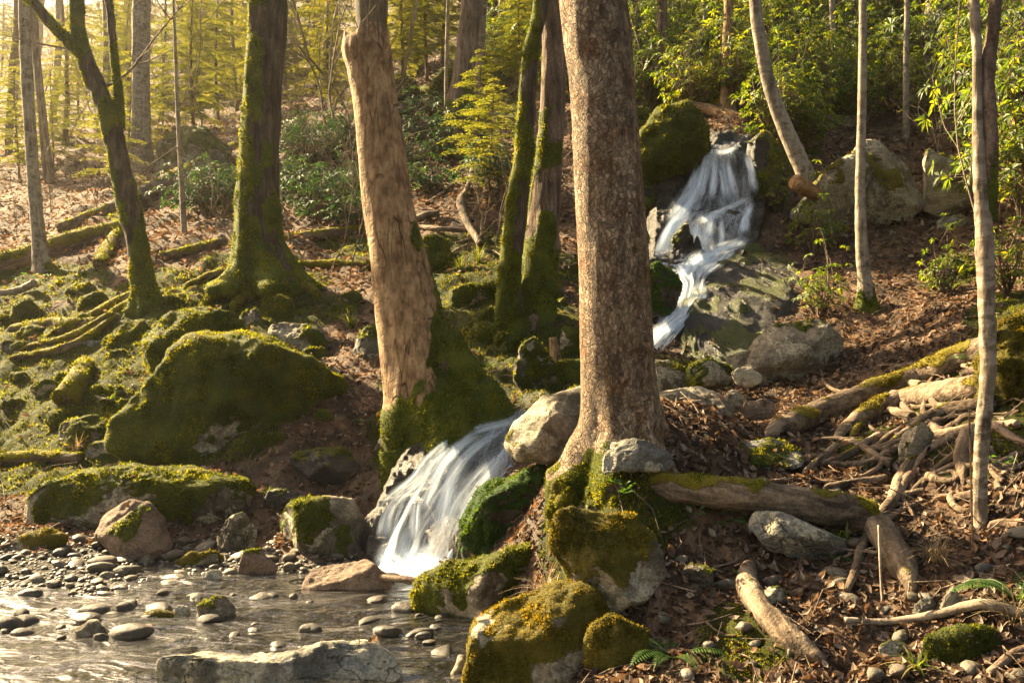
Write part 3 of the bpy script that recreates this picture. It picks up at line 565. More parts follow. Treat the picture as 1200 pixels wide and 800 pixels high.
 ('stone','round dull stone in the leaves right of the golden moss boulders',(815,678,46,26),dict(moss=.12)),
 ('boulder','flat grey rock among thin roots right of the scaly tree',[(828,546),(835,525),(900,514),(940,512),(946,530),(900,552),(855,557)],dict(moss=.15,mat='rock_grey',depth=.8)),
 ('boulder','pale rounded stone nested among the roots, left of the slim double tree',[(1053,547),(1058,505),(1080,495),(1100,510),(1099,537),(1070,552)],dict(moss=.1,mat='rock_pale')),
 ('mossy_boulder','moss edged block on the leaf slope behind the slim double tree',[(1090,322),(1100,308),(1140,300),(1147,320),(1110,332)],dict(moss=.5)),
 ('stone','grey oval stone at the bottom right among leaves',(1048,765,36,30),dict(moss=.05,mat='rock_grey',sub=4)),
 ('stone','upright triangular stone in the lower right bank',[(1098,728),(1108,700),(1120,686),(1132,708),(1130,728)],dict(moss=.1,mat='rock',sub=4)),
 ('stone','pale flat faced stone left of the upright triangular one',(1088,715,32,34),dict(mat='rock_grey',moss=.05,sub=4)),
 ('stone','half buried grey stone inside the bend of the hooked mossy root',(905,700,36,24),dict(moss=.1,sub=4)),
 ('mossy_boulder','low dark mossy rock at the bottom right corner',(1140,760,110,50),dict(moss=.3)),
 ('mossy_boulder','dark hump under the leafy bank between the ledge and the cascade',[(330,565),(340,535),(385,520),(415,535),(420,560),(390,580)],dict(moss=.3,mat='rock_wet')),
 ('mossy_stone','flat sunlit mossy stone with one bare grey end on the left bank',[(96,532),(110,522),(160,516),(180,522),(178,536),(120,540)],dict(moss=.35,mat='rock_grey')),
 ('mossy_boulder','low moss mound left of the biggest green boulder, below its shoulder',[(96,478),(100,462),(112,450),(124,455),(120,478)],dict(moss=.7)),
 ('stone','flat grey bare stone among the mossy roots on the left bank',(110,404,30,12),dict(mat='rock_grey',moss=-2,sub=4)),
 ('mossy_stone','mossy rock between the slender leaning tree and the fallen logs',(98,342,36,20),dict(moss=.6,sub=4)),
 ('mossy_stone','second smaller mossy rock just below that by the leaning tree',(105,356,32,18),dict(moss=.6,sub=4)),
 ('mossy_stone','tiny round moss ball on the left bank below the mossy root ridges',(23,408,20,15),dict(moss=.8,sub=4)),
 ('boulder','grey block under the roots right of the small pair of mossy trees',(672,400,30,40),dict(moss=.5,d=9.0)),
 ('mossy_boulder','shadowed moss block on the stream bank behind the pale jutting slab',(670,440,50,40),dict(moss=.45,d=8.2)),
 ('boulder','brown wet rock at the left edge of the small cascade',[(424,640),(426,610),(442,585),(456,580),(462,600),(452,640)],dict(mat='rock_wet',moss=-2,d=6.75)),
 ('mossy_boulder','rough mossy rock under the flake at the foot of the scaly tree',[(670,610),(690,572),(720,560),(750,566),(762,590),(745,612),(700,625)],dict(moss=.3,d=4.9,mat='rock',depth=.8,rough=.1,facets=12)),
 ('stone','flat stepping stone in the leaves at the foot of the big angular boulder',(876,440,40,22),dict(mat='rock_pale',moss=-.1,d=7.0,sub=4)),
 ('stone','cluster end stone right of the pale table slab',(862,468,24,26),dict(mat='rock',moss=.0,d=6.5,sub=4)),
 ('stone','broad low stone in front of the pale table slab, half under leaves',(890,480,46,24),dict(mat='rock_brown',moss=.05,d=6.3,sub=4)),
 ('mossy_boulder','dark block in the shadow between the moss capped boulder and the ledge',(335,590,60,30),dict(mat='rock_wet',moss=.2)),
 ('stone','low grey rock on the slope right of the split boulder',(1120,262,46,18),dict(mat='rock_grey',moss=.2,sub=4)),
 ('mossy_boulder','black wet rock added to shade the recess left of the tall waterfall, under the moss draped boulder',[(736,268),(738,212),(768,204),(797,214),(788,240),(764,268)],dict(moss=.22,d=12.0,mat='rock_wet')),  # dark rock added to cover and shade the directly lit ledge edge
 ('mossy_boulder','hanging cushion of moss on the bank left of the scaly tree foot',(668,590,50,64),dict(moss=.6,d=5.05,mat='rock_gold',rough=.1)),
 ('mossy_stone','low moss lump just right of the scaly tree foot',(778,566,66,40),dict(moss=.6,d=4.95,mat='rock_gold',rough=.1)),
 ('mossy_slab','broad wet slab sloping down right of the waterfall run, patched with dark moss',[(775,415),(800,362),(828,325),(872,285),(925,272),(957,305),(945,370),(895,422),(830,436)],dict(moss=.30,mat='rock_wet',d=10.0,lean=1.8,depth=.14,sub=6,facets=0,fuzz=None,mossn=.3,rough=.03)),
 ('mossy_boulder','sunlit golden moss mound swelling between the slim double tree and the right edge',[(1146,600),(1150,540),(1158,470),(1170,410),(1190,372),(1235,335),(1300,400),(1310,600)],dict(moss=.8,d=5.55,mat='rock_gold',fuzz='moss_gold',depth=.8,facets=3,sub=6,rough=.09)),
 ('boulder','sunlit mossy rock bulging from the hillside above the huge pointed boulder',(1000,140,70,26),dict(moss=.45)),
]
for nm, lb, ol, kw in ROCKS: rock(nm, lb, ol, cat='boulder' if 'boulder' in nm else 'stone', **kw)

# ------------------------------------------------------------------ waterfalls: rock step behind, silky sheet and strands in front
def sheet_mesh(rows, nu, nv, bulge=0, dz=0):
    """rows: (py, depth, left px, right px) from the top down."""
    rows = np.array(rows, float); R = catmull(rows, nv); u = np.linspace(0, 1, nu); V = []
    for (py, d, l, r) in R: 
        px = l+(r-l)*u; dd = d-bulge*np.sin(np.pi*u); V.append(np.stack([(px-CX)/F*dd, dd, CAMZ+(CY-py)/F*dd], -1))
    V = np.array(V); i = (np.arange(nv-1)[:,None]*nu+np.arange(nu-1)[None]).ravel()
    return V, np.stack([i, i+nu, i+nu+1, i+1], -1)
def rock_step(label, rows, nu, nv, mat, rough, moss=0, edge_moss=.3, back=1.6, seed=3):
    V, Q = sheet_mesh(rows, nu, nv); sh = V.shape; P3 = V.reshape(-1,3)
    u = np.linspace(0,1,nu)[None,:]*np.ones((nv,1)); edge = (1-sstep(0,.16,np.minimum(u,1-u)))
    N = vnormals(P3, [Q]); 
    bed = P3*np.array([1.6,1.6,4.2]); n = rough*(ridged(bed, 3, seed)*.8+fbm(P3*5, 4, seed+1)*.6)
    P3 = P3+N*n[:,None]; P3 = P3+np.stack([0*u, back*edge, -.2*edge], -1).reshape(-1,3)
    t = np.linspace(0,1,nv)[:,None]*np.ones((1,nu)); top = (t < .012); P3 = P3+np.stack([0*t, top*back, 0*t], -1).reshape(-1,3)
    N = vnormals(P3, [Q]); m = sstep(.4,.7, moss+edge_moss*edge.ravel()+.3*N[:,2]+.35*fbm(P3*2, 3, 8))
    o = solid('rock_ledge', P3, Q, M[mat], loc=P3[-nu//2], attrs={'moss': m}); tag(o, label, 'rock ledge'); return o
UP = [(162,12.9),(168,12.55),(176,12.3),(200,12.12),(238,11.85),(250,11.6),(258,11.42),(280,11.25),(297,11.05),(305,10.85),(318,10.55),(330,10.35),(345,10.1),(370,9.85),(398,9.5),(416,9.25)]
LO = [(478,7.8),(488,7.6),(500,7.45),(515,7.3),(530,7.17),(560,6.98),(600,6.76),(640,6.55),(670,6.36)]
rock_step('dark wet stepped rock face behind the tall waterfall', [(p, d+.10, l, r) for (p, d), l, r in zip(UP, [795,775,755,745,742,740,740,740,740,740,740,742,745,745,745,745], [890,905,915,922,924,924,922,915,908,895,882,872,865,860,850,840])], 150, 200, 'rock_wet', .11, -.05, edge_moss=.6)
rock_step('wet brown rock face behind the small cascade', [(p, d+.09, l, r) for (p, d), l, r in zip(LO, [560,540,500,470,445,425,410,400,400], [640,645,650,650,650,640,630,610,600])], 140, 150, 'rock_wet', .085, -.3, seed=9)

def dcurve(tab, py): t = np.array(tab); return np.interp(py, t[:,0], t[:,1])
def water(label, tab, rows, strands, nu, nv, off, seed):
    b = Buf(); UV = []; r = np.random.default_rng(seed)
    def put(V, Q, th, w):
        n = V.reshape(-1,3); b.add(n, None, Q, thick=th.ravel()); nv_, nu_ = V.shape[:2]
        L = np.r_[0, np.cumsum(np.linalg.norm(np.diff(V.mean(1), axis=0), axis=1))]
        wid = np.linalg.norm(V[:,-1]-V[:,0], axis=1); u = np.linspace(0,1,nu_)[None]*np.ones((nv_,1))
        UV.append(np.stack([u*w+r.random()*9, L[:,None]*np.ones((1,nu_))+r.random()*9], -1).reshape(-1,2))
    V, Q = sheet_mesh([(p, dcurve(tab, p)-off, l, rr) for p, l, rr, t in rows], nu, nv, bulge=.03)
    t = catmull(np.array([[t] for *_, t in rows], float), nv)[:,0]; u = np.linspace(0,1,nu)
    th = t[:,None]*sstep(0,.13,np.minimum(u,1-u))[None]; wm = np.median(np.linalg.norm(V[:,-1]-V[:,0], axis=1))
    V = V-np.array([0,1,-.25])*(.03*fbm(np.stack([u[None]*9+0*t[:,None], t[:,None]*0+np.linspace(0,2,nv)[:,None]+0*u[None], 0*th], -1).reshape(-1,3), 3, seed).reshape(th.shape))[...,None]
    put(V, Q, th, wm)
    fine = []
    for pts, w0, w1, thk in strands:
        for _ in range(2):
            o = r.normal(size=2)*np.array([.42*(w0+w1)/2, 1.5]); q = [(a+o[0]*(.6+.4*i/len(pts)), b_+o[1]) for i, (a, b_) in enumerate(pts)]; fine.append((q, 3+3*r.random(), 4+6*r.random(), .5+.35*r.random()))
    for pts, w0, w1, thk in strands+fine:
        c = catmull(np.array(pts, float), 26); n = len(c); w = np.linspace(w0, w1, n)*(.9+.2*np.sin(np.linspace(0,5,n)+r.random()*6)); d = dcurve(tab, c[:,1])-off-.05-.05*r.random()
        tn = unit(np.gradient(c, axis=0)); sd = np.stack([-tn[:,1], tn[:,0]], -1); m = 13; w = w*1.35; uu = np.linspace(-.5,.5,m)
        px = c[:,0:1]+sd[:,0:1]*w[:,None]*uu; py = c[:,1:2]+sd[:,1:2]*w[:,None]*uu; dd = d[:,None]-.012*np.cos(uu*np.pi)[None]+0*px
        W = np.stack([(px-CX)/F*dd, dd, CAMZ+(CY-py)/F*dd], -1); i = (np.arange(n-1)[:,None]*m+np.arange(m-1)[None]).ravel()
        fade = sstep(0,.3,np.linspace(0,1,n))*sstep(0,.3,1-np.linspace(0,1,n))
        put(W, np.stack([i,i+m,i+m+1,i+1],-1), thk*fade[:,None]*((1-(2*np.abs(uu))**2)**1.4)[None], np.mean(w)*np.mean(d)/F)
    V, Fs, A = b.get(); o = solid('waterfall', V, Fs, M['silk'], loc=V.mean(0)*np.array([1,1,0])+np.array([0,0,V[:,2].min()]), attrs=A, uv=np.vstack(UV)); tag(o, label, 'waterfall'); return o
water('tall silky waterfall fanning over a dark rock step in the upper right', UP,
 [(163,836,862,.1),(172,830,870,.5),(190,822,880,.42),(220,808,884,.38),(240,798,886,.46),(252,790,886,.55),(270,776,882,.4),(290,768,878,.42),(302,768,866,.8),(312,772,850,.95),(322,784,834,.95),(332,796,826,.85),(345,792,824,.9),(365,776,818,.95),(396,758,792,.95),(414,738,774,.95)],
 [([(834,168),(829,190),(818,220),(806,243),(790,266),(777,288),(770,304)],12,22,1.05),([(826,182),(815,215),(803,240),(786,262)],14,26,1.05),([(838,176),(837,205),(834,238)],11,14,1.0),([(833,172),(826,205),(820,240)],8,14,.9),
  ([(850,182),(857,210),(862,238)],9,13,1.0),([(873,176),(880,200),(884,228)],9,10,.95),([(868,170),(850,178),(838,176)],8,8,1.0),([(884,232),(862,240),(838,252),(815,262)],12,9,1.0),([(882,234),(874,255),(871,276)],12,14,1.05),
  ([(836,250),(829,276),(823,300)],9,20,.95),([(816,258),(815,280),(812,304)],20,26,1.0),([(800,246),(786,270),(778,304)],20,16,1.0),([(884,280),(856,290),(826,303),(796,322)],12,20,1.1),([(830,300),(810,310),(790,326)],18,22,1.1),
  ([(812,326),(820,345),(806,364),(785,382),(764,396),(745,412)],16,24,1.1),([(800,340),(792,360),(775,385)],14,18,1.0),([(845,250),(846,280),(842,298)],5,8,.8),([(842,190),(846,212),(848,236)],4,6,.75),([(796,246),(776,282),(771,305)],8,8,1.0)], 90, 150, .05, 5)
water('small silky cascade pouring into the pool below the broken snag', LO,
 [(480,588,618,.5),(490,572,614,.45),(500,548,612,0.44),(515,526,610,0.42),(530,506,610,0.40),(550,490,606,0.40),(575,470,590,0.44),(600,456,572,0.48),(625,446,552,.55),(645,440,545,.85),(668,432,532,1.0)],
 [([(617,476),(602,492),(572,500),(540,512),(508,535),(490,560),(468,578),(452,598),(446,632)],10,24,.92),([(600,495),(565,516),(535,545),(522,572),(512,602),(500,636)],12,22,.82),([(606,524),(582,545),(562,568),(546,592),(532,622),(512,652)],18,36,.9),
  ([(611,536),(598,556),(580,580),(560,604)],14,18,1.0),([(490,584),(487,606),(486,636)],7,12,.95),([(466,584),(454,606),(449,636)],12,16,1.0),([(545,520),(522,545),(504,578),(494,600)],8,12,.8),([(570,502),(540,522),(515,548),(498,580)],14,14,1.0),
  ([(530,560),(528,590),(518,626)],8,14,.8),([(608,500),(592,530),(566,560)],12,18,.85),([(470,645),(490,655),(520,656)],26,30,1.1),([(440,640),(470,662),(500,668)],22,28,1.1)], 90, 130, .05, 8)

def foam():
    cx, cy = P(480,668,6.3)[:2]; a = np.linspace(0,2*np.pi,49)[:-1]; rr = np.linspace(0,1,14); V = []; th = []
    for r_ in rr:
        k = 1+.25*vnoise(np.c_[np.cos(a)*1.5, np.sin(a)*1.5, 0*a], 5); x = cx+.52*r_*k*np.cos(a); y = cy+.34*r_*k*np.sin(a)
        V.append(np.stack([x, y, .012+.06*(1-r_)**1.5+.012*vnoise(np.c_[x*9,y*9,0*x],3)], -1)); th.append(np.full(48, 1.15*(1-r_**2.2)))
    V = np.array(V); n = 48; i = np.arange(13)[:,None]*n; j = np.arange(n)[None]; k = (j+1)%n; Q = np.stack([i+j,i+k,i+n+k,i+n+j],-1).reshape(-1,4); W = V.reshape(-1,3)
    o = solid('pool_foam', W, Q, M['silk'], attrs={'thick': np.concatenate(th)}, uv=W[:,:2]*np.array([1,3])); tag(o, kind='stuff', label='soft white froth spreading below the small cascade')
foam()

# ------------------------------------------------------------------ trees
def branchlet(b, p, dr, L, r0, lev, r, sides=5, grav=.02, spread=.8, kids=(3,6), nseg=6):
    n = nseg; pts = [np.array(p, float)]; d = unit(dr)
    for i in range(n-1):
        d = unit(d+r.normal(size=3)*.16+np.array([0,0,grav])); pts.append(pts[-1]+d*L/(n-1))
    pts = np.array(pts); V, T, Q = tube(pts, np.linspace(r0, r0*.28, n), sides, cap=False); b.add(V, T, Q, moss=0)
    if lev > 0:
        for _ in range(r.integers(*kids)):
            t = .25+.75*r.random(); k = min(int(t*(n-1)), n-2); q = pts[k]+(pts[k+1]-pts[k])*(t*(n-1)-k)
            dd = unit(unit(pts[k+1]-pts[k])+spread*r.normal(size=3)*.75); branchlet(b, q, dd, L*(.38+.3*r.random()), r0*(1-.6*t)*.62, lev-1, r, max(3, sides-1), grav, spread, kids, max(4, nseg-1))
def trunk(name, label, pts, mat, cat='tree', d=None, sides=24, flare=0., flare_h=.35, lobes=5, moss=0., moss_base=0., moss_h=.8, moss_side=(0,0,0), rough=.05, extend=6.0, taper=.75,
          crown=True, group=None, fuzz='moss', seed=1, nz=None, top=None, stems=(), dens=.5, sink=.12, branches=(), lump=0, flare_dir=0, part_mat=None):
    """A trunk along its photographed line (px, py, width px, from the foot up), carried on above the frame."""
    r = np.random.default_rng(seed); pts = np.array(pts, float)
    if d is None: d = hit(pts[0,0], pts[0,1])[1]
    s = d/F; extend = extend*.45
    def world(pp): return np.stack([(pp[:,0]-CX)*s, np.full(len(pp), d), CAMZ+(CY-pp[:,1])*s], -1)
    def build(pp, ext, root=True):
        W = world(pp); R = pp[:,2]*s/2
        if root: W[0,2] = min(W[0,2], on(W[0,0], d)[2]); W = np.vstack([W[0]-np.array([0,0,sink]), W]); R = np.r_[R[0], R]
        if ext > 0:
            t = unit(W[-1]-W[-2]); t = unit(t*np.array([.6,.6,1])); k = max(2, int(ext/1.5)); e = [W[-1]]
            for i in range(k): t = unit(t+r.normal(size=3)*np.array([.05,.05,0])); e.append(e[-1]+t*ext/k)
            W = np.vstack([W, e[1:]]); R = np.r_[R, np.linspace(R[-1], R[-1]*taper*.8, k+1)[1:]]
        L = np.linalg.norm(np.diff(W, axis=0), axis=1).sum(); n = int(np.clip(L/max(.02, R.max()*.14), 24, 420)) if nz is None else nz
        C = catmull(np.c_[W, R], n); c, rad = C[:,:3], np.maximum(C[:,3], .002)
        th = np.arange(sides)/sides*2*np.pi; z = c[:,2]-c[0,2]; mult = np.ones((n, sides))
        if root and flare: mult = mult+flare*np.exp(-np.maximum(z-sink,0)/flare_h)[:,None]*(.12+.88*np.abs(np.cos(lobes*th[None]/2+seed))**1.6)
        V, T, Q = tube(c, rad, sides, mult); t_, a_, b_ = frames(c)
        dirs = (np.cos(th)[None,:,None]*a_[:,None,:]+np.sin(th)[None,:,None]*b_[:,None,:]).reshape(-1,3); body = V[:-2]; rr = np.repeat(rad, sides)
        sc = np.array([1,1,.35])/max(rad[min(n//4, n-1)], .01)
        nz_ = rough*fbm(body*sc*1.6+seed, 4, seed)+rough*.7*ridged(body*sc*np.array([2.4,2.4,.5])+seed, 2, seed+4)
        if lump: nz_ = nz_+lump*fbm(body/max(rad[n//3],.02)*np.array([.9,.9,.55])+seed*3, 3, seed+9)
        body = body+dirs*(rr*nz_)[:,None]; h = np.maximum(body[:,2]-W[0,2]-sink, 0)
        mm = moss+moss_base*np.exp(-(h/moss_h)**1.3)+.30*fbm(body*np.array([5,5,2.5])+seed, 3, seed+2)+(dirs@np.array(moss_side, float))
        if name == 'broken_snag' and root: body[:,2] += sstep(.94, 1, np.repeat(np.linspace(0,1,n), sides))*(.10*ridged(np.c_[dirs[:,:2]*2.2, 0*h], 3, 5)+.05)
        m = np.r_[sstep(.35,.65,mm), 0, 0]; body = body+dirs*(m[:-2]*min(.018, rad[0]*.15))[:,None]; V = np.vstack([body, V[-2:]])
        return V, T, Q, m, c, rad
    V, T, Q, m, c, rad = build(pts, extend)
    loc = on(c[0,0], c[0,1])
    many = bool(crown or stems or branches)
    root = link(name, None, None, None, loc) if many else None
    if many: tag(root, label, cat, group); tk = solid('trunk', V, [T, Q], M[mat], parent=root, attrs={'moss': m})
    else: root = solid(name, V, [T, Q], M[mat], loc=loc, attrs={'moss': m}); tag(root, label, cat, group); tk = root
    if fuzz and m.max() > .3:
        o = tufts(V, [T, Q], m, 'moss', M[fuzz], parent=root if not many else None, seed=seed, dens=dens, cull=-.6, lenpx=3.0)
        if o is not None and many:
            o.parent = tk; o.location = Vector((0,0,0))-Vector(loc)
    for k, st in enumerate(stems):
        m_keep = moss, moss_base; moss = st.get('moss', moss); moss_base = 0 if 'moss' in st else moss_base
        V2, T2, Q2, m2, c2, r2 = build(np.array(st['pts'], float), st.get('extend', 0), False); moss, moss_base = m_keep
        st_o = solid(st.get('name', 'branch'), V2, [T2, Q2], M[st.get('mat', mat)], parent=root, attrs={'moss': m2})
        if fuzz and m2.max() > .3:
            o = tufts(V2, [T2, Q2], m2, 'moss', M[fuzz], seed=seed+k, dens=dens, cull=-.6, lenpx=3.0)
            if o is not None: o.parent = st_o; o.location = Vector((0,0,0))-Vector(loc)
    for k, (poly, r0) in enumerate(branches):
        W = catmull(np.array([P(*q) if len(q) == 3 else P(q[0], q[1], d) for q in poly]), 18); b = Buf(); V2, T2, Q2 = tube(W, np.linspace(r0, r0*.3, 18), 6); b.add(V2, T2, Q2, moss=0)
        for j in range(8):
            i = r.integers(5, 17); branchlet(b, W[i], unit(W[i]-W[i-1])+r.normal(size=3)*.7, .25+.5*r.random(), r0*.4, 1, r, 4)
        V2, F2, A2 = b.get(); solid('branch', V2, F2, M['twig'], parent=root, attrs=A2)
    if crown:
        b = Buf(); n = len(c)
        for _ in range(crown if crown > 1 else 8):
            k = r.integers(int(n*.6), n-1)
            if c[k,2] < CAMZ+(CY+60)*s: continue
            a = r.random()*2*np.pi; branchlet(b, c[k], (np.cos(a), np.sin(a), .5+.6*r.random()), 1.0+1.2*r.random(), max(.012, rad[k]*.35), 2, r, 5, .03)
        if b.V:
            V2, F2, A2 = b.get(); solid('crown', V2, F2, M['twig'], parent=root, attrs=A2)
    return root

trunk('tree', 'big straight trunk with scaly orange brown bark in the middle foreground', [(728,556,120),(727,530,108),(728,500,96),(725,460,87),(722,400,85),(719,300,82),(712,200,79),(706,100,77),(695,0,78)],
      'bark_plates', d=5.3, sides=96, flare=.55, flare_h=.2, lobes=7, sink=.3, moss_base=.62, moss_h=.42, moss_side=(.04,-.02,0), rough=.028, extend=6, seed=4, nz=520, dens=.6,
      stems=[dict(name='root', pts=[(702,515,46),(684,556,48),(672,590,40),(664,620,24)], moss=.5), dict(name='root', pts=[(745,505,50),(775,530,34),(800,545,20),(822,552,10)], moss=-.05)])
trunk('broken_snag', 'barkless dead trunk broken off flat at the top, mossy at its leaning foot', [(528,512,128),(512,486,116),(500,455,96),(490,420,84),(478,370,74),(466,300,64),(455,240,58),(447,180,55),(440,120,52),(434,80,54),(430,58,57),(430,50,50)],
      'bark_wood', cat='dead tree', d=7.75, sides=72, flare=.3, flare_h=.5, lobes=5, moss=-.2, moss_base=1.15, moss_h=1.0, moss_side=(.32,0,0), rough=.04, lump=.045, extend=0, crown=False, seed=6, nz=360, sink=.5,
      stems=[dict(name='root', pts=[(505,395,60),(522,450,88),(545,500,84),(566,540,50)], mat='bark_dark', moss=.46), dict(name='root', pts=[(488,440,50),(480,480,46),(462,510,30),(445,530,16)], mat='bark_dark', moss=.3)])
trunk('tree', 'thick upright trunk wrapped in dark moss with spreading mossy foot on the left bank', [(308,338,78),(307,315,60),(303,280,50),(303,220,46),(306,150,42),(310,80,42),(314,0,42)],
      'bark_dark', d=11.6, sides=56, flare=.95, flare_h=.34, lobes=6, moss=.44, moss_base=.4, moss_h=1.2, moss_side=(-.2,0,0), rough=.055, lump=.05, extend=8, seed=8, dens=.7)
trunk('tree', 'slim forked mossy tree leaning left, its foot beside the mossy root ridges', [(172,352,32),(168,335,24),(160,285,23),(148,230,23),(138,180,22),(128,140,22),(115,105,20),(100,68,18),(92,40,15),(90,0,14)],
      'bark_dark', d=11.3, sides=28, flare=.5, flare_h=.2, moss=.46, moss_base=.3, rough=.06, lump=.06, extend=5, seed=12, dens=.6,
      stems=[dict(pts=[(98,66,13),(80,48,12),(60,28,11),(36,0,11),(20,-18,10)], extend=3), dict(pts=[(141,150,9),(140,120,9),(135,80,9),(131,40,8),(127,0,8)], extend=3)],
      branches=[([(118,105),(150,85),(185,40),(215,5)],.02),([(95,60),(40,50),(0,40)],.015)])
trunk('tree', 'twisted golden rimmed mossy trunk, thinner of the pair in the centre', [(597,362,30),(598,330,24),(602,280,23),(608,230,22),(614,180,20),(617,140,19),(620,100,18),(623,60,17),(630,30,16),(635,0,16)],
      'bark_dark', d=9.7, sides=28, flare=.5, flare_h=.2, moss=.5, moss_base=.3, moss_side=(-.15,0,0), rough=.09, lump=.13, extend=5, seed=15, dens=.8)
trunk('tree', 'stouter mossy trunk of the pair in the centre, right of the twisted one', [(625,398,62),(627,370,48),(630,340,42),(635,290,38),(641,230,34),(645,170,30),(648,110,28),(649,50,27),(648,0,27)],
      'bark_brown', d=9.9, sides=40, flare=.45, flare_h=.3, moss=.32, moss_base=.45, moss_h=1.6, moss_side=(-.12,0,0), rough=.06, lump=.05, extend=6, seed=17)
trunk('tree', 'smooth grey lichened trunk leaning left above the huge pale boulder', [(968,250,26),(955,228,23),(938,190,20),(920,150,18),(905,110,16),(895,70,15),(888,30,14),(885,0,14)],
      'bark_grey', d=11.5, sides=24, flare=.35, flare_h=.15, moss=.05, moss_side=(.1,0,0), rough=.04, extend=6, seed=19)
trunk('tree', 'slim straight grey stem with a mossy foot right of the leaning grey trunk', [(1016,352,20),(1014,330,16),(1010,290,14),(1008,220,11),(1010,140,10),(1011,60,9),(1011,0,8)],
      'bark_grey', d=9.4, sides=16, flare=.5, flare_h=.12, moss=-.1, moss_base=.75, moss_h=.5, rough=.05, extend=5, seed=21, crown=6)
trunk('tree', 'slim double stemmed grey tree in the right foreground', [(1152,655,30),(1150,620,18),(1149,560,15),(1152,500,16),(1158,440,17),(1157,380,18),(1155,300,19),(1150,220,17),(1146,140,11),(1145,60,10),(1142,0,11)],
      'bark_slim', d=4.5, sides=32, flare=.5, flare_h=.10, moss=.0, moss_base=.6, moss_h=.4, rough=.09, lump=.08, extend=4, seed=23, crown=6,
      stems=[dict(pts=[(1158,260,14),(1160,200,18),(1159,150,18),(1158,90,16),(1163,40,14),(1167,0,14)], extend=4, mat='bark_brown')])
trunk('tree', 'dark stem growing close behind the slim double tree on the sunlit root mound', [(1163,470,20),(1163,430,17),(1160,380,14),(1156,300,11),(1160,250,9)], 'bark_dark', d=5.6, sides=14, moss=.4, extend=0, crown=False, seed=24)
trunk('tree', 'thin mottled birch-like trunk at the far left edge, dark at its foot', [(50,318,18),(46,285,16),(40,220,14),(35,150,13),(31,80,13),(28,0,12)], 'bark_pale', sides=18, flare=.4, flare_h=.2, moss=-.1, moss_base=.6, moss_h=.8, extend=6, seed=25)
trunk('tree', 'slender hazy trunk just right of the thin mottled one on the left', [(58,214,14),(54,180,11),(48,120,9),(42,60,9),(37,0,9)], 'bark_brown', sides=14, moss=.1, extend=6, seed=26, fuzz=None)
trunk('tree', 'tall broad hazy trunk between the forked leaning tree and the thick mossy trunk', [(165,198,26),(165,170,22),(165,110,20),(165,50,20),(166,0,20)], 'bark_grey', sides=24, flare=.4, flare_h=.5, extend=10, seed=27, fuzz=None)
trunk('tree', 'rough dark trunk rising straight behind the broken snag top', [(438,158,40),(437,120,34),(436,70,33),(436,30,35),(435,0,37)], 'bark_dark', sides=32, flare=.5, flare_h=.5, moss=.05, moss_side=(-.1,0,0), extend=10, seed=28, fuzz=None)
trunk('tree', 'wide brown far trunk with a mossy flared foot in the centre', [(536,150,30),(539,130,25),(545,80,23),(550,30,23),(553,0,24)], 'bark_brown', sides=28, flare=.8, flare_h=.8, moss=-.1, moss_base=.8, moss_h=1.5, extend=8, seed=29)
trunk('tree', 'slim pale far trunk standing against the wide brown far one', [(556,140,13),(559,100,11),(564,40,10),(567,0,10)], 'bark_pale', sides=14, extend=8, seed=30, fuzz=None)
trunk('tree', 'dusky far trunk between the snag and the central far pair, feathered by hemlock', [(486,92,26),(487,50,24),(488,0,24)], 'bark_dark', sides=20, flare=.4, flare_h=.6, extend=10, seed=31, fuzz=None)
trunk('tree', 'pale thin far trunk right of the central far pair', [(588,88,10),(588,40,9),(589,0,9)], 'bark_pale', sides=12, extend=8, seed=32, fuzz=None)
trunk('sapling', 'white hair thin sapling left of the wide brown far trunk', [(523,132,5),(523,80,4),(525,0,4)], 'bark_pale', sides=8, extend=4, seed=33, crown=4, fuzz=None)
trunk('sapling', 'thin pale sapling with a mossy base left of the thick mossy trunk', [(216,276,7),(213,220,6),(209,150,5),(206,80,4),(203,0,3)], 'bark_pale', sides=10, moss_base=.5, moss_h=.4, extend=2, seed=34, crown=5,
      branches=[([(208,130),(222,95),(218,60)],.010),([(210,170),(180,190),(165,200)],.012)])
trunk('tree', 'orange brown trunk upstream of the waterfall top', [(853,134,17),(852,100,13),(852,50,11),(854,0,11)], 'bark_wood', sides=18, flare=.4, flare_h=.4, extend=8, seed=35, fuzz=None, moss_base=.2)
trunk('tree', 'thin white trunk above the pale boulders', [(1062,160,8),(1062,100,7),(1062,50,6),(1063,0,6)], 'bark_pale', sides=12, extend=6, seed=36, fuzz=None, crown=6)
trunk('sapling', 'thin crooked sapling on the hillside left of the leaning grey trunk', [(822,112,5),(818,60,5),(826,20,4),(824,0,4)], 'bark_grey', sides=8, extend=3, seed=37, crown=4, fuzz=None)
trunk('sapling', 'slim grey pole among the evergreen shrubs right of the leaning grey trunk', [(978,120,7),(977,60,6),(975,0,6)], 'bark_grey', sides=10, extend=5, seed=38, crown=5, fuzz=None)
trunk('tree', 'brown trunk right behind the big scaly trunk on the upper slope', [(778,128,11),(776,60,12),(776,0,12)], 'bark_brown', sides=14, extend=6, seed=39, fuzz=None)
trunk('tree', 'dark curved stem beside the shrubs right of the big scaly trunk', [(738,120,9),(746,80,7),(748,30,7),(744,0,7)], 'bark_dark', sides=12, moss=.1, extend=5, seed=40, fuzz=None, crown=6)

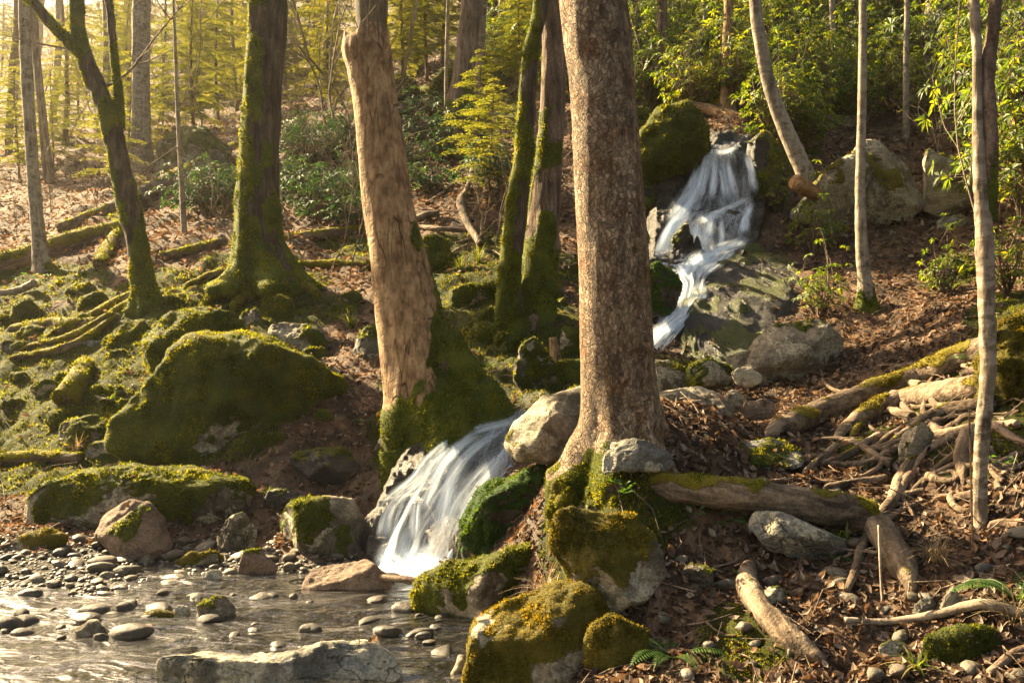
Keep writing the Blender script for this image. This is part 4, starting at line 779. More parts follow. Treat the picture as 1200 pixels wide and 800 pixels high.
# bare far trees up the hazy hillside: two builds, copied
def far_tree(seed, h, r0, name='tree'):
    r = np.random.default_rng(seed); n = 14; z = np.linspace(-.4, h, n); w = np.cumsum(r.normal(size=(n,2))*.07, axis=0)
    c = np.c_[w[:,0]+z*r.normal()*.02, w[:,1], z]; rad = np.linspace(r0, r0*.35, n); V, T, Q = tube(c, rad, 10)
    root = link(name, None); a = np.zeros(len(V)); solid('trunk', V, [T,Q], M['bark_brown' if seed % 2 else 'bark_grey'], parent=root, attrs={'moss': a})
    b = Buf()
    for _ in range(11):
        k = r.integers(5, n-1); t = r.random()*6.28; branchlet(b, c[k], (np.cos(t), np.sin(t), .5+.5*r.random()), 1.5+2.0*r.random(), rad[k]*.32, 2, r, 4, .03, kids=(3,5))
    V, Fs, A = b.get(); solid('crown', V, Fs, M['twig'], parent=root, attrs=A); return root
def copy_tree(o):
    c = o.copy(); scene.collection.objects.link(c)
    for ch in o.children:
        k = ch.copy(); scene.collection.objects.link(k); k.parent = c
        for g2 in ch.children:
            q = g2.copy(); scene.collection.objects.link(q); q.parent = k
    return c
protos = [far_tree(41,13,.15), far_tree(42,15,.22), far_tree(43,11,.10)]; fresh = [True]*3
FARL = 'bare grey brown far trunk in the misty wood up the slope'
spots = [(8,180),(22,165),(62,150),(78,168),(98,140),(118,155),(132,120),(145,100),(190,125),(205,140),(228,100),(248,120),(262,95),(278,130),(340,150),(352,110),(365,90),(378,120),(392,85),(408,100),(330,100),(12,110),(40,105),(88,95),(110,92),(150,88),(182,90),(215,85),(240,80),(268,78),(320,80),(346,72),(385,68),(420,60),(455,55),(470,70),(505,45),(515,60),(575,40),(600,30),(610,55),(640,30),(760,40),(790,60),(805,30),(930,70),(1040,60),(1095,90),(1120,40),(1180,60)]
rs = np.random.default_rng(5)
for i, (px, py) in enumerate([q for j, q in enumerate(spots) if q[0] > 430 or j % 5 in (0, 2, 3)]):
    k = i % 3; g = hit(px, py); o = protos[k] if fresh[k] else copy_tree(protos[k]); fresh[k] = False
    o.location = g; o.rotation_euler = (rs.normal()*.03, rs.normal()*.04, rs.random()*6.28); s = .75+.5*rs.random(); o.scale = (s*.9, s*.9, s*1.1)
    tag(o, FARL, 'tree', 'bare trunks in the misty wood up the slope')

# ------------------------------------------------------------------ logs and dead branches
def log(name, label, pts, mat='log_bark', moss=.3, dz=.3, cat='log', sides=20, fuzz='moss', seed=1, rough=.08, lump=.08, ds=None, parent=None, part=None, top_only=.35, taper=1, dens=.5, emb=None, group=None):
    r = np.random.default_rng(seed); W = []; R = []
    for k, (px, py, w) in enumerate(pts):
        if ds is not None: g = P(px, py, ds[k] if hasattr(ds, '__len__') else ds)
        else:
            g = hit(px, py+w*.3); g = g+np.array([0,0,w*.5*g[1]/F*dz*2])
        W.append(g); R.append(w*g[1]/F/2)
    if part == 'root':
        q = catmull(np.array(pts, float), max(8, int(sum(math.dist(a[:2], b[:2]) for a, b in zip(pts, pts[1:]))/9))); g = hits(q[:,:2]+np.c_[0*q[:,2], q[:,2]*.3]); d_ = np.minimum.accumulate(np.r_[g[:,1]][::1]) if False else g[:,1]
        kk = np.ones(7)/7; g = np.stack([np.convolve(np.r_[[g[0,c_]]*3, g[:,c_], [g[-1,c_]]*3], kk, 'valid') for c_ in range(3)], -1); g[:,2] = np.maximum(g[:,2], H(g[:,0], g[:,1])-.25*q[:,2]*g[:,1]/F); R = q[:,2]*g[:,1]/F/2; g[:,2] += R*dz*1.2; tail = np.linspace(0, 1, len(g)); g[:,2] -= R*2.6*sstep(.85, 1, tail); R = R*(1-.45*sstep(.6, 1, tail)); W = list(g); R = list(R)
    W = np.array(W); L = np.linalg.norm(np.diff(W, axis=0), axis=1).sum(); n = int(np.clip(L/max(.012, np.mean(R)*.3), 12, 200)); C = catmull(np.c_[W, R], n); c, rad = C[:,:3], np.maximum(C[:,3], .003)
    if ds is None and len(pts) > 2: pass
    V, T, Q = tube(c, rad, sides); t_, a_, b_ = frames(c); th = np.arange(sides)/sides*2*np.pi
    dirs = (np.cos(th)[None,:,None]*a_[:,None]+np.sin(th)[None,:,None]*b_[:,None]).reshape(-1,3); body = V[:-2]; rr = np.repeat(rad, sides); k = 1/np.mean(rad)
    body = body+dirs*(rr*(rough*fbm(body*k*1.4+seed, 3, seed)+lump*fbm(body*k*.5+seed*2, 2, seed+3)))[:,None]
    mm = moss+dirs[:,2]*top_only+.3*fbm(body*np.array([4,4,4])+seed, 3, seed+5); m = np.r_[sstep(.35,.65,mm), 0, 0]; body = body+dirs*(m[:-2]*min(.015, rad.mean()*.15))[:,None]; V = np.vstack([body, V[-2:]])
    cen = V.mean(0); rot = Vector(unit(c[-1]-c[0])).to_track_quat('Z', 'Y'); Rm = np.array(rot.to_matrix())
    me = new_mesh((V-cen)@Rm, [T,Q], {'moss': m}); pl = np.array(parent.location) if parent is not None else np.zeros(3)
    o = link(part if parent is not None else name, me, M[mat], parent, cen-pl); o.rotation_mode = 'QUATERNION'; o.rotation_quaternion = rot
    if parent is None: tag(o, label, cat, group)
    if fuzz and m.max() > .3:
        z = tufts(V, [T,Q], m, 'moss', M[fuzz], seed=seed, dens=dens, cull=-.5)
        if z is not None: z.parent = o; z.matrix_parent_inverse = (Matrix.Translation(Vector(cen)) @ rot.to_matrix().to_4x4()).inverted()
    return o
log('fallen_log', 'thick sunlit mossy log lying at the left edge', [(-20,318,26),(40,300,26),(90,284,24),(147,268,18)], moss=.45, seed=51)
log('fallen_log', 'very long fallen log sloping up to the right behind the leaning mossy tree', [(72,268,13),(130,246,17),(180,224,19),(225,200,18),(283,170,14)], moss=.2, seed=52)
log('fallen_log', 'short mossy log lying end on, just right of the thick sunlit log', [(116,312,14),(128,290,14),(140,268,12)], moss=.4, seed=53)
log('fallen_log', 'thin mossy log between the leaning tree and the thick mossy trunk', [(188,302,10),(225,294,13),(262,286,11)], moss=.35, seed=54)
log('fallen_log', 'mossy log lying right of the thick mossy trunk, upper of two', [(332,282,9),(380,276,11),(430,270,9)], moss=.4, seed=55)
log('fallen_log', 'bright yellow mossed log stub just left of the snag, lower of two', [(350,312,8),(395,311,10),(436,310,9)], moss=.6, seed=56)
log('fallen_log', 'brown fallen log bridging the top of the tall waterfall', [(804,122,10),(830,128,12),(855,134,12),(876,140,10)], mat='bark_wood', moss=-.2, ds=[15.0,14.8,14.5,14.2], seed=57)
log('fallen_log', 'low mossy log across the left bank under the left edge stones', [(-10,542,14),(40,536,14),(95,538,12)], moss=.5, seed=58)
log('fallen_log', 'mossy rotten log pointing at the viewer on the left bank', [(76,470,30),(88,452,26),(100,432,20)], moss=.6, seed=60)
log('cut_stub', 'sawn brown log end poking out left of the leaning grey trunk', [(968,232,16),(950,224,17),(932,214,18)], mat='end_grain', moss=-1, ds=[11.5,11.2,10.95], fuzz=None, cat='log', seed=61)
log('dead_branch', 'bleached curved dead branch on the leafy slope behind the snag', [(563,292,8),(548,268,9),(540,245,10),(548,225,6),(556,192,5)], mat='root_bark', moss=-.3, fuzz=None, cat='branch', seed=62, dz=.8)
for i, (pts, lb) in enumerate([([(488,268,5),(515,272,6),(560,275,5)],'grey dead branch lying level below the bleached curved one'),([(505,318,4),(530,300,5),(548,290,4)],'dead branch curling up beside the round boulder behind the snag'),
    ([(485,262,9),(500,258,10),(515,254,8)],'short brown rotten log piece beside the snag'),([(500,240,4),(520,228,4),(535,215,3)],'thin stick leaning uphill behind the snag')]):
    log('dead_branch', lb, pts, mat='root_bark', moss=-.4, fuzz=None, cat='branch', seed=63+i, sides=10, dz=.7)
log('dead_branch', 'pale grey dead branch at the left edge above the round moss boulder', [(-10,356,7),(18,349,8),(40,342,9)], mat='bark_pale', moss=-.4, fuzz=None, cat='branch', seed=70, dz=1.2)
log('dead_branch', 'long thin brown stick lying on the gravel in front of the ledge', [(0,645,5),(40,634,5),(70,618,5),(100,612,4)], mat='bark_brown', moss=-.6, fuzz=None, cat='branch', seed=71, sides=8, dz=1.0)
log('driftwood', 'broken driftwood lodged between the bare boulder and the pool', [(446,676,7),(475,679,9),(500,684,9)], mat='bark_brown', moss=-.2, fuzz=None, cat='driftwood', seed=72, ds=[5.9,5.8,5.75])
log('dead_branch', 'pale sunk branch stub in the amber shallows', [(530,795,9),(538,780,10),(541,770,9)], mat='bark_pale', moss=-.5, fuzz=None, cat='branch', seed=73, ds=[4.4,4.45,4.5])

# mossy root ridges of the left bank belong to the leaning tree and thick trunk: low ridges of root
lean_tree = [o for o in scene.objects if o.get('label','').startswith('slim forked mossy')][0]
thick_tree = [o for o in scene.objects if o.get('label','').startswith('thick upright trunk')][0]
for i, pts in enumerate([[(165,345,14),(140,352,12),(110,368,10),(80,386,8),(40,396,7)],[(160,350,12),(135,368,12),(105,388,11),(60,402,9),(0,414,8)],[(150,358,8),(120,384,9),(85,408,10),(40,418,9),(-10,424,8)],[(120,378,12),(80,380,14),(40,382,14),(-10,390,14)],[(180,350,8),(200,352,7),(225,345,6)]]):
    log('root', None, pts, mat='root_bark', moss=.48, parent=lean_tree, part='root', seed=80+i, dz=.35)
for i, pts in enumerate([[(280,330,22),(262,340,14),(245,352,10),(225,372,8)],[(345,330,20),(365,338,12),(372,350,8)],[(300,340,20),(285,352,14),(265,366,10)],[(270,318,14),(250,326,10),(228,332,8),(205,342,6)]]):
    log('root', None, pts, mat='root_bark', moss=.55, parent=thick_tree, part='root', seed=88+i, dz=.35)

# big tree just outside the right edge: its mossy foot and root web come into the picture
g0 = hit(1300, 425); big = link('tree', None, None, None, g0); tag(big, 'moss covered tree foot at the right edge sending bare roots over the bank', 'tree')
cc = np.array([[0,0,-.4],[0,.02,.2],[.02,.03,.7],[.04,.05,1.6],[.06,.08,3],[.1,.1,5],[.15,.1,8]])+np.array(g0)
th = np.arange(64)/64*2*np.pi; cp = catmull(np.c_[cc, [.42,.38,.30,.26,.24,.22,.18]], 150); mul = 1+.5*np.exp(-np.maximum(cp[:,2]-g0[2],0)/.35)[:,None]*np.maximum(0, np.cos(3*th+1))[None]
V, T, Q = tube(cp[:,:3], cp[:,3], 64, mul); V[:-2] += .05*fbm(V[:-2]*3, 4, 2)[:,None]*unit(V[:-2]-np.repeat(cp[:,:3],64,0)); mB = sstep(.3,.6, 1.0-.22*(V[:,2]-g0[2])+.3*fbm(V*4,3,1))
tkB = solid('trunk', V, [T,Q], M['bark_brown'], parent=big, attrs={'moss': mB}); z = tufts(V, [T,Q], mB, 'moss', M['moss_gold'], seed=5, dens=.6); 
if z is not None: z.parent = tkB; z.location = -Vector(g0)
ROOTS = [([(1200,400,46),(1150,412,36),(1100,430,30),(1060,446,26),(1000,470,30),(950,488,34),(905,502,30),(885,512,20)],.05,'root_bark'),
 ([(1190,440,30),(1140,452,22),(1100,452,16),(1062,462,14),(1030,478,14),(1005,500,12),(990,520,10)],.0,'root_bark'),
 ([(1180,450,26),(1120,462,24),(1060,466,26),(1022,482,24),(990,502,20),(970,522,12)],.0,'root_bark'),
 ([(1180,470,20),(1130,478,16),(1100,482,15),(1075,496,13),(1060,510,12)],.05,'root_bark'),
 ([(1170,495,14),(1120,510,14),(1060,518,14),(1030,530,10),(1005,524,9)],-.1,'root_bark'),
 ([(1150,500,22),(1130,512,24),(1122,540,22),(1135,560,14),(1128,575,8)],-.1,'root_bark'),
 ([(1165,485,10),(1120,495,11),(1080,530,10),(1060,552,14),(1048,580,15),(1042,600,13),(1015,622,12),(1008,660,14),(990,700,12),(965,742,10)],-.15,'root_bark'),
 ([(1050,560,10),(1010,568,10),(980,570,9),(955,576,8)],-.3,'root_bark'),
 ([(1085,588,7),(1060,598,7),(1030,612,8),(1012,630,7),(1002,650,6)],-.4,'bark_brown'),
 ([(1170,520,9),(1120,530,9),(1090,560,8),(1070,580,9)],-.2,'root_bark'),
 ([(1200,582,8),(1160,580,9),(1120,586,9),(1080,582,7)],-.4,'bark_brown'),
 ([(1200,505,12),(1170,495,9),(1150,505,7)],-.3,'bark_pale'),
 ([(1210,618,14),(1175,616,13),(1155,620,12)],-.4,'bark_brown'),
 ([(850,575,8),(870,572,9),(910,566,8),(945,566,7)],-.3,'bark_brown'),
 ([(1140,540,6),(1100,552,7),(1072,572,8),(1060,590,6)],-.2,'root_bark'),
 ([(1040,506,9),(1000,530,10),(972,548,9),(940,545,7)],-.1,'root_bark'),
 ([(985,518,10),(960,545,10),(930,560,8)],-.2,'root_bark'),
 ([(1110,480,8),(1060,500,8),(1030,520,8),(1012,548,7)],-.1,'root_bark'),
 ([(1200,545,8),(1160,552,8),(1130,548,6)],-.3,'root_bark')]
for i, (pts, ms, mt) in enumerate(ROOTS): log('root', None, pts, mat=mt, moss=ms+.12, parent=big, part='root', seed=100+i, rough=.13, dz=.55 if pts[0][2] < 20 else .35, sides=18 if pts[0][2] > 12 else 10, lump=.07, fuzz='moss_gold', top_only=.34)
rw = np.random.default_rng(19)
for i in range(34):
    x, y = (rw.uniform(1020,1195), rw.uniform(440,590)); a = math.radians(rw.normal(168, 26)) if rw.random() < .65 else math.radians(rw.normal(215, 22)); w = rw.uniform(5, 15); pts = [(x, y, w)]
    for k in range(rw.integers(6, 12)):
        a += rw.normal()*.75; x += math.cos(a)*rw.uniform(12, 30); y -= math.sin(a)*rw.uniform(8, 20)*.9; w *= .88; pts.append((x, min(max(y, 430), 760), w))
    log('root', None, pts, mat=['root_bark','bark_brown','root_bark'][i % 3], moss=rw.uniform(-.3,.2), parent=big, part='root', seed=300+i, rough=.12, dz=.7, sides=10, lump=.08, fuzz='moss_gold', top_only=.2)
log('fallen_log', 'long barky log lying level on the right bank, mossy at its left end', [(742,570,18),(768,572,30),(830,576,36),(880,582,38),(940,592,40),(990,600,40),(1022,606,36)], mat='root_bark', moss=.25, seed=130, dz=.5, sides=40, lump=.05, ds=[5.1,4.95,4.82,4.76,4.72,4.7,4.7])
log('root', None, [(1012,600,30),(1030,622,34),(1048,648,36),(1066,680,30),(1075,700,20)], mat='root_bark', moss=.1, parent=big, part='root', seed=131, sides=24, dz=.5, fuzz='moss_gold')
log('root', None, [(885,655,14),(872,672,22),(878,694,28),(896,720,30),(924,744,32),(960,772,24),(985,790,14)], mat='root_bark', moss=.2, parent=big, part='root', seed=132, dz=.4, sides=28, fuzz='moss_gold', top_only=-.3)
log('dead_branch', 'long thin grey branch lying across the lower right bank', [(990,738,7),(1040,736,8),(1100,728,10),(1150,724,13),(1200,730,12)], mat='bark_pale', moss=-.3, fuzz=None, cat='branch', seed=133, sides=12, dz=1.2)
log('dead_branch', 'dark curved branch at the bottom right corner', [(1160,795,10),(1185,778,12),(1210,770,12)], mat='bark_brown', moss=-.3, fuzz=None, cat='branch', seed=134, sides=12, dz=.9)
log('twig', 'white forked twig standing in the leaves below the barky log', [(1030,615,3),(1032,670,3),(1034,704,3)], mat='bark_pale', moss=-1, fuzz=None, cat='twig', seed=135, sides=6, ds=[4.1,4.05,4.0])
log('twig', 'reddish bare twig upright left of the slim double tree', [(1140,640,2.5),(1138,560,2.2),(1136,480,2)], mat='bark_wood', moss=-1, fuzz=None, cat='twig', seed=136, sides=6, ds=[4.3,4.3,4.3])
log('rotten_stump', 'splintered reddish stump of wood by the small mossy pair', [(655,460,18),(652,430,14),(648,395,8)], mat='bark_wood', moss=-.3, fuzz=None, cat='stump', seed=137, sides=16, ds=[8.9,8.9,8.9], lump=.2)

rq = np.random.default_rng(91)
for i in range(26):
    x, y = [(rq.uniform(0,420), rq.uniform(340,560)), (rq.uniform(440,680), rq.uniform(240,330)), (rq.uniform(780,1190), rq.uniform(620,790))][i % 3]; a = rq.uniform(-.5,.5); L = rq.uniform(25,70)
    log('fallen_stick', 'thin bare fallen stick lying loose on the forest floor', [(x, y, 2.6), (x+math.cos(a)*L*.5, y+math.sin(a)*L*.5+rq.normal()*3, 2.4), (x+math.cos(a)*L, y+math.sin(a)*L, 1.6)], mat=['bark_pale','bark_brown','twig'][i % 3] if i % 3 != 2 else 'bark_brown', moss=-1, fuzz=None, cat='stick', seed=400+i, sides=6, dz=1.6, group='loose fallen sticks')

# ------------------------------------------------------------------ evergreen shrubs, hemlocks, ferns, sedges
def leaf_whorl(b, p, axis, n, L, w, r, droop=.5):
    ax = unit(axis); e1 = unit(np.cross(ax, [.31,.7,.2])); e2 = np.cross(ax, e1); a0 = r.random()*6.28
    a = a0+np.arange(n)/n*2*np.pi+r.normal(size=n)*.18; l = L*(.75+.45*r.random(n))
    out = np.cos(a)[:,None]*e1+np.sin(a)[:,None]*e2; dr = unit(out*.9+ax*(.35*r.random(n)[:,None]+.1)-np.array([0,0,droop])*(.5+.8*r.random(n))[:,None])
    sd = unit(np.cross(dr, ax+r.normal(size=(n,3))*.35)); up = np.cross(sd, dr)
    q0 = p+dr*(.10*l)[:,None]; mid = p+dr*(.5*l)[:,None]; tip = p+dr*l[:,None]-np.array([0,0,1])*(l*.18)[:,None]; ww = (w*l/L)[:,None]
    V = np.stack([q0, mid+sd*ww/2+up*ww*.16, mid, mid-sd*ww/2+up*ww*.16, tip], 1).reshape(-1,3); k = np.arange(n)[:,None,None]*5
    T = (np.array([[0,1,2],[0,2,3],[1,4,2],[2,4,3]])[None]+k).reshape(-1,3)
    t = np.repeat(np.clip(.45+.25*r.normal(size=n), 0, 1), 5); b.add(V, T, None, tint=t)
def rhodo_mesh(seed, W, Hh, tips, L=.13, w=.036, nl=8, droop=.5):
    r = np.random.default_rng(seed); b = Buf(); s = Buf()
    base = np.array([0,0,-.1])
    ns = 5; mains = [unit(np.array([math.cos(a), math.sin(a), 1.1+r.random()])) for a in r.random(ns)*6.28]
    for i in range(tips):
        a = r.random()*6.28; rad = W/2*math.sqrt(r.random()); z = Hh*(.25+.75*r.random()*math.sqrt(max(0,1-(rad/(W/2))**2*.75)))
        p = np.array([rad*math.cos(a), rad*math.sin(a), z]); p = p*(1+.22*r.normal())
        out = unit(np.array([p[0], p[1], .6+p[2]*.4])); leaf_whorl(b, p, out+r.normal(size=3)*.25, int(nl+r.integers(-2,3)), L, w, r, droop)
        if i % 2 == 0:
            k = mains[i//2 % ns]; mid = k*np.linalg.norm(p)*.55; c = catmull(np.array([base, mid*.6, (mid+p)/2, p]), 7)
            V, T, Q = tube(c, np.linspace(.018, .004, 7), 4, cap=False); s.add(V, None, Q, moss=0)
    return b, s
def shrub_proto(name, seed, mat, **kw):
    b, s = rhodo_mesh(seed, **kw); root = link(name, None)
    V, F, A = s.get(); solid('stem', V, F, M['twig'], parent=root, attrs=A); V, F, A = b.get(); solid('foliage', V, F, M[mat], parent=root, attrs=A, smooth=False); return root
class Spawner:
    def __init__(s, protos): s.p = protos; s.used = [False]*len(protos); s.k = 0
    def put(s, k, loc, rz, sc, label, cat, group=None, tilt=(0,0)):
        o = s.p[k] if not s.used[k] else copy_tree(s.p[k]); s.used[k] = True
        o.location = loc; o.rotation_euler = (tilt[0], tilt[1], rz); o.scale = sc if hasattr(sc, '__len__') else (sc,)*3
        for q in ('label','category','group'):
            if q in o: del o[q]
        tag(o, label, cat, group); return o
rv = np.random.default_rng(77)
RH = Spawner([shrub_proto('evergreen_shrub', 1, 'rhodo', W=2.0, Hh=2.2, tips=260, L=.17, w=.05), shrub_proto('evergreen_shrub', 2, 'rhodo', W=2.6, Hh=2.6, tips=340, L=.17, w=.05), shrub_proto('evergreen_shrub', 3, 'rhodo', W=1.3, Hh=1.6, tips=90, L=.15, w=.045)])
RGRP = 'broadleaf evergreen shrubs on the slope behind the waterfall'
for i, (px, py, k, s) in enumerate([(755,120,0,1.3),(775,95,1,1.2),(800,80,1,1.2),(748,70,1,1.4),(815,120,0,1.0),(835,60,1,1.5),(870,115,0,1.1),(880,85,1,1.1),(905,125,0,1.0),(930,110,1,1.1),(960,125,0,1.0),(985,110,1,1.0),(915,150,0,.9),(945,160,0,.8),(930,60,1,1.4),(970,70,1,1.3),(1010,85,0,1.2),
        (1030,50,1,1.2),(1000,30,1,1.6),(900,30,1,1.8),(860,20,1,2.0),(800,30,1,2.0),(950,10,1,2.0),(1060,30,1,1.4),(1090,70,1,.9),(1120,30,1,1.2),(1160,70,1,1.1),(770,20,1,2.0),(1010,130,2,.9),(1075,120,2,.8),(600,75,0,1.5),(630,60,1,1.5),(700,70,1,1.6),(570,90,0,1.1),(668,100,0,1.2),(1190,140,1,1.0),(850,95,2,1.2),(890,60,0,1.3),(1045,110,0,.9),(1130,120,2,1.1)]):
    RH.put(k, hit(px, py+18), rv.random()*6.28, s*(.55 if py < 60 else .62)*(.9+.2*rv.random()), 'loose glossy leaved evergreen shrub in the thicket on the slope above the waterfall', 'shrub', RGRP)
for (px, py, k, s, lb) in [(955,300,2,.5,'sunlit long leaved shrub drooping over the mossy slope by the leaning grey trunk foot'),(908,250,2,.3,'small bright leaved shrub sprouting at the sawn log end by the falls'),(960,372,2,.40,'low bright sprig of evergreen leaves just behind the big angular lichen boulder'),
        (1222,270,1,.8,'large dark glossy evergreen shrub at the right edge, behind the slim double tree'),(1215,190,1,.85,'tall evergreen shrub cut by the right edge high up'),(1110,345,2,.35,'small evergreen sprig on the leaf slope left of the slim double tree'),(1180,345,2,.45,'low evergreen sprig beside the golden mossy tree foot'),
        (1120,240,2,.45,'evergreen shoots in front of the pale triangular boulder')]:
    RH.put(k, hit(px, py), rv.random()*6.28, s, lb, 'shrub')
DK = Spawner([shrub_proto('evergreen_shrub', 4, 'rhodo_dark', W=1.5, Hh=.8, tips=130, L=.11, w=.04), shrub_proto('evergreen_shrub', 5, 'rhodo_dark', W=1.0, Hh=.55, tips=70, L=.10, w=.04)])
for i, (px, py) in enumerate([(360,200),(385,225),(405,240),(350,235),(375,260),(330,215),(395,190),(470,150),(490,165),(500,135),(455,175),(520,190),(545,180),(500,228),(250,225),(235,235),(265,248),(285,240),(245,255),(410,270),(350,170),(400,160),(470,200),(575,200),(590,225)]):
    DK.put(i % 2, hit(px, py), rv.random()*6.28, .75+.5*rv.random(), 'low dark green evergreen shrub on the leafy middle slope', 'shrub', 'low dark shrubs on the middle slope')

def hemlock_proto(seed, h, spread, n, name='hemlock'):
    r = np.random.default_rng(seed); root = link(name, None); b = Buf(); s = Buf()
    z = np.linspace(-.2, h, 14); c = np.c_[.05*np.sin(z*.9), .04*np.cos(z*1.3), z]; V, T, Q = tube(c, np.linspace(.05*h/5, .006, 14), 6); s.add(V, T, Q, moss=0)
    for i in range(n):
        t = .12+.86*(i+.5)/n; zz = t*h; a = i*2.4+r.normal()*.3; L = spread*(1-t)**.7*(.7+.5*r.random())+.12; d0 = np.array([math.cos(a), math.sin(a), .22])
        m = 9; u = np.linspace(0, 1, m)[:,None]; ax = np.array([c[min(int(t*13),13),0], c[min(int(t*13),13),1], zz])+d0*L*u-np.array([0,0,1])*.33*L*u**2
        V, T, Q = tube(ax, np.linspace(.010, .003, m), 3, cap=False); s.add(V, None, Q, moss=0)
        for j in range(2, int(L*22)+3):
            tt = min(.98, j/(L*22+3)); p = ax[min(int(tt*(m-1)), m-2)]; fw = unit(ax[min(int(tt*(m-1))+1, m-1)]-p)
            for sg in (-1, 1):
                sd = unit(np.cross(fw, [0,0,1]))*sg; tw = unit(fw*.75+sd+r.normal(size=3)*.13); l = (.05+.30*L*(1-tt)*.55)*(.7+.6*r.random()); k = max(2, int(l/.035))
                q = p+tw*np.linspace(.1, 1, k)[:,None]*l-np.array([0,0,1])*(np.linspace(0,1,k)**2*l*.25)[:,None]
                for s2 in (-1, 1):
                    nd = unit(np.cross(tw, [0,0,1])*s2*.8+tw*.7+r.normal(size=3)*.12); wl = .06*(.8+.5*r.random(k))[:,None]; pp = np.cross(nd, np.array([0,0,1])+r.normal(size=3)*.2); pp = unit(pp)*.014
                    W = np.stack([q, q+nd*wl*.5+pp, q+nd*wl, q+nd*wl*.5-pp], 1).reshape(-1,3); kk = np.arange(k)[:,None]*4; b.add(W, None, np.arange(4)[None]+kk, tint=np.clip(.5+.2*r.normal(), 0, 1))
    V, F, A = s.get(); solid('trunk', V, F, M['bark_brown'], parent=root, attrs=A); V, F, A = b.get(); solid('foliage', V, F, M['hemlock'], parent=root, attrs=A, smooth=False); return root
HM = Spawner([hemlock_proto(1, 4.2, 1.35, 58), hemlock_proto(2, 5.5, 1.8, 70), hemlock_proto(3, 2.2, .9, 34)])
for i, (px, py, k, s) in enumerate([(225,185,1,1.0),(255,165,1,1.1),(280,175,0,1.1),(190,175,0,1.0),(135,190,0,1.0),(105,195,0,.9),(75,190,0,.9),(60,215,2,1.1),(100,225,2,1.1),(150,215,2,1.2),(20,200,0,.9),(355,165,1,.9),(385,160,1,.9),(335,135,1,1.2),(410,135,1,1.1),(370,120,1,1.3),(430,120,1,1.1),(470,105,1,1.0),(20,230,2,1.2),
        (240,140,1,1.4),(205,150,1,1.3),(500,95,1,1.1),(520,80,1,1.2),(580,60,1,1.2),(300,140,1,1.3),(640,90,0,1.2),(610,110,0,.8),(130,240,2,.9),(175,205,2,1.0),(232,200,2,1.1),(345,190,2,.9),(90,150,1,1.3),(40,140,1,1.3),(150,140,1,1.3)]):
    if px < 450 and i % 3 == 2: continue
    HM.put(k, hit(px, py-(18 if px < 450 else 0)), rv.random()*6.28, s*(.8+.4*rv.random()), 'feathery yellow green hemlock sapling glowing in the backlight on the left slope' if px < 450 else 'feathery hemlock sapling among the far trunks in the centre', 'hemlock', 'hemlock saplings on the left slope' if px < 450 else 'hemlock saplings in the centre')
for (px, py, k, s, lb) in [(575,235,2,.85,'soft blue green hemlock sapling behind the twisted mossy trunk'),(560,200,2,1.0,'upper blue green hemlock sapling below the central far trunks')]:
    HM.put(k, hit(px, py), 1.0, s, lb, 'hemlock')

def fern_mesh(seed, nf, L):
    r = np.random.default_rng(seed); b = Buf()
    for i in range(nf):
        a = i/nf*6.28+r.normal()*.25; l = L*(.7+.5*r.random()); u = np.linspace(0,1,22); d = np.array([math.cos(a), math.sin(a), 0]); ax = d*(u*l*.85)[:,None]+np.array([0,0,1])*(l*(.75*u-.62*u**2.2))[:,None]
        V, T, Q = tube(ax[::3], .0022, 3, cap=False); b.add(V, None, Q, tint=.2); sd = np.array([-d[1], d[0], 0]); tn = unit(np.gradient(ax, axis=0)); t = .35+.5*r.random()
        for sg in (-1,1):
            w = l*.17*np.sin(np.pi*np.clip(u*.93+.07,0,1))**.8; dirn = unit(sd*sg+tn*.35-np.array([0,0,.18])); q = ax; e = ax+dirn*w[:,None]; wd = tn*(l/22*.27)
            W = np.stack([q-wd*.8, (q+e)/2-wd, e, (q+e)/2+wd], 1)[2:].reshape(-1,3); k = np.arange(20)[:,None]*4; b.add(W, None, np.arange(4)[None]+k, tint=t)
    return b
def plant_proto(name, b, mat): V, F, A = b.get(); me = new_mesh(V, F, A, False); return link(name, me, M[mat])
def grass_mesh(seed, n, L, w, arch):
    r = np.random.default_rng(seed); b = Buf()
    for i in range(n):
        a = r.random()*6.28; l = L*(.5+.7*r.random()); u = np.linspace(0,1,6); ar = arch*(.3+r.random()); ax = np.array([math.cos(a), math.sin(a), 0])*(l*ar*u**1.4)[:,None]+np.array([0,0,1])*(l*(u-.75*ar*u**2))[:,None]+r.normal(size=3)*np.array([.02,.02,0])
        s = np.array([-math.sin(a), math.cos(a), 0])*(w*(1-u**2)+.0006)[:,None]; W = np.stack([ax-s, ax+s],1).reshape(-1,3); k = np.arange(5)[:,None]*2; b.add(W, None, np.array([[0,1,3,2]])+k, tint=np.clip(.5+.3*r.normal(),0,1))
    return b
FN = Spawner([plant_proto('fern', fern_mesh(1, 9, .30), 'fern'), plant_proto('fern', fern_mesh(2, 7, .24), 'fern')])
for (px, py, k, s, lb) in [(788,775,0,.95,'bright green fern spreading in the foreground right of the golden moss lump'),(1195,712,0,1.1,'fern with strap like fronds at the right edge low down'),(985,660,1,.5,'small upright fern frond under the long barky log'),(75,440,1,.6,'fern tuft among mossy rocks on the left bank'),(100,470,1,.7,'fern drooping beside the rotten mossy log on the left bank'),(778,340,1,.8,'fern on the round moss rock beside the waterfall run'),
        (575,430,1,.7,'fern beside the snag moss by the shaded bank'),(650,345,1,.8,'fern behind the stouter mossy trunk'),(425,500,1,.6,'fern hanging left of the snag foot'),(1060,528,1,.6,'fern tuft lit among the roots'),(232,155,1,2.2,'fern clump under the far dark boulder')]:
    FN.put(k, hit(px, py), rv.random()*6, s, lb, 'fern')
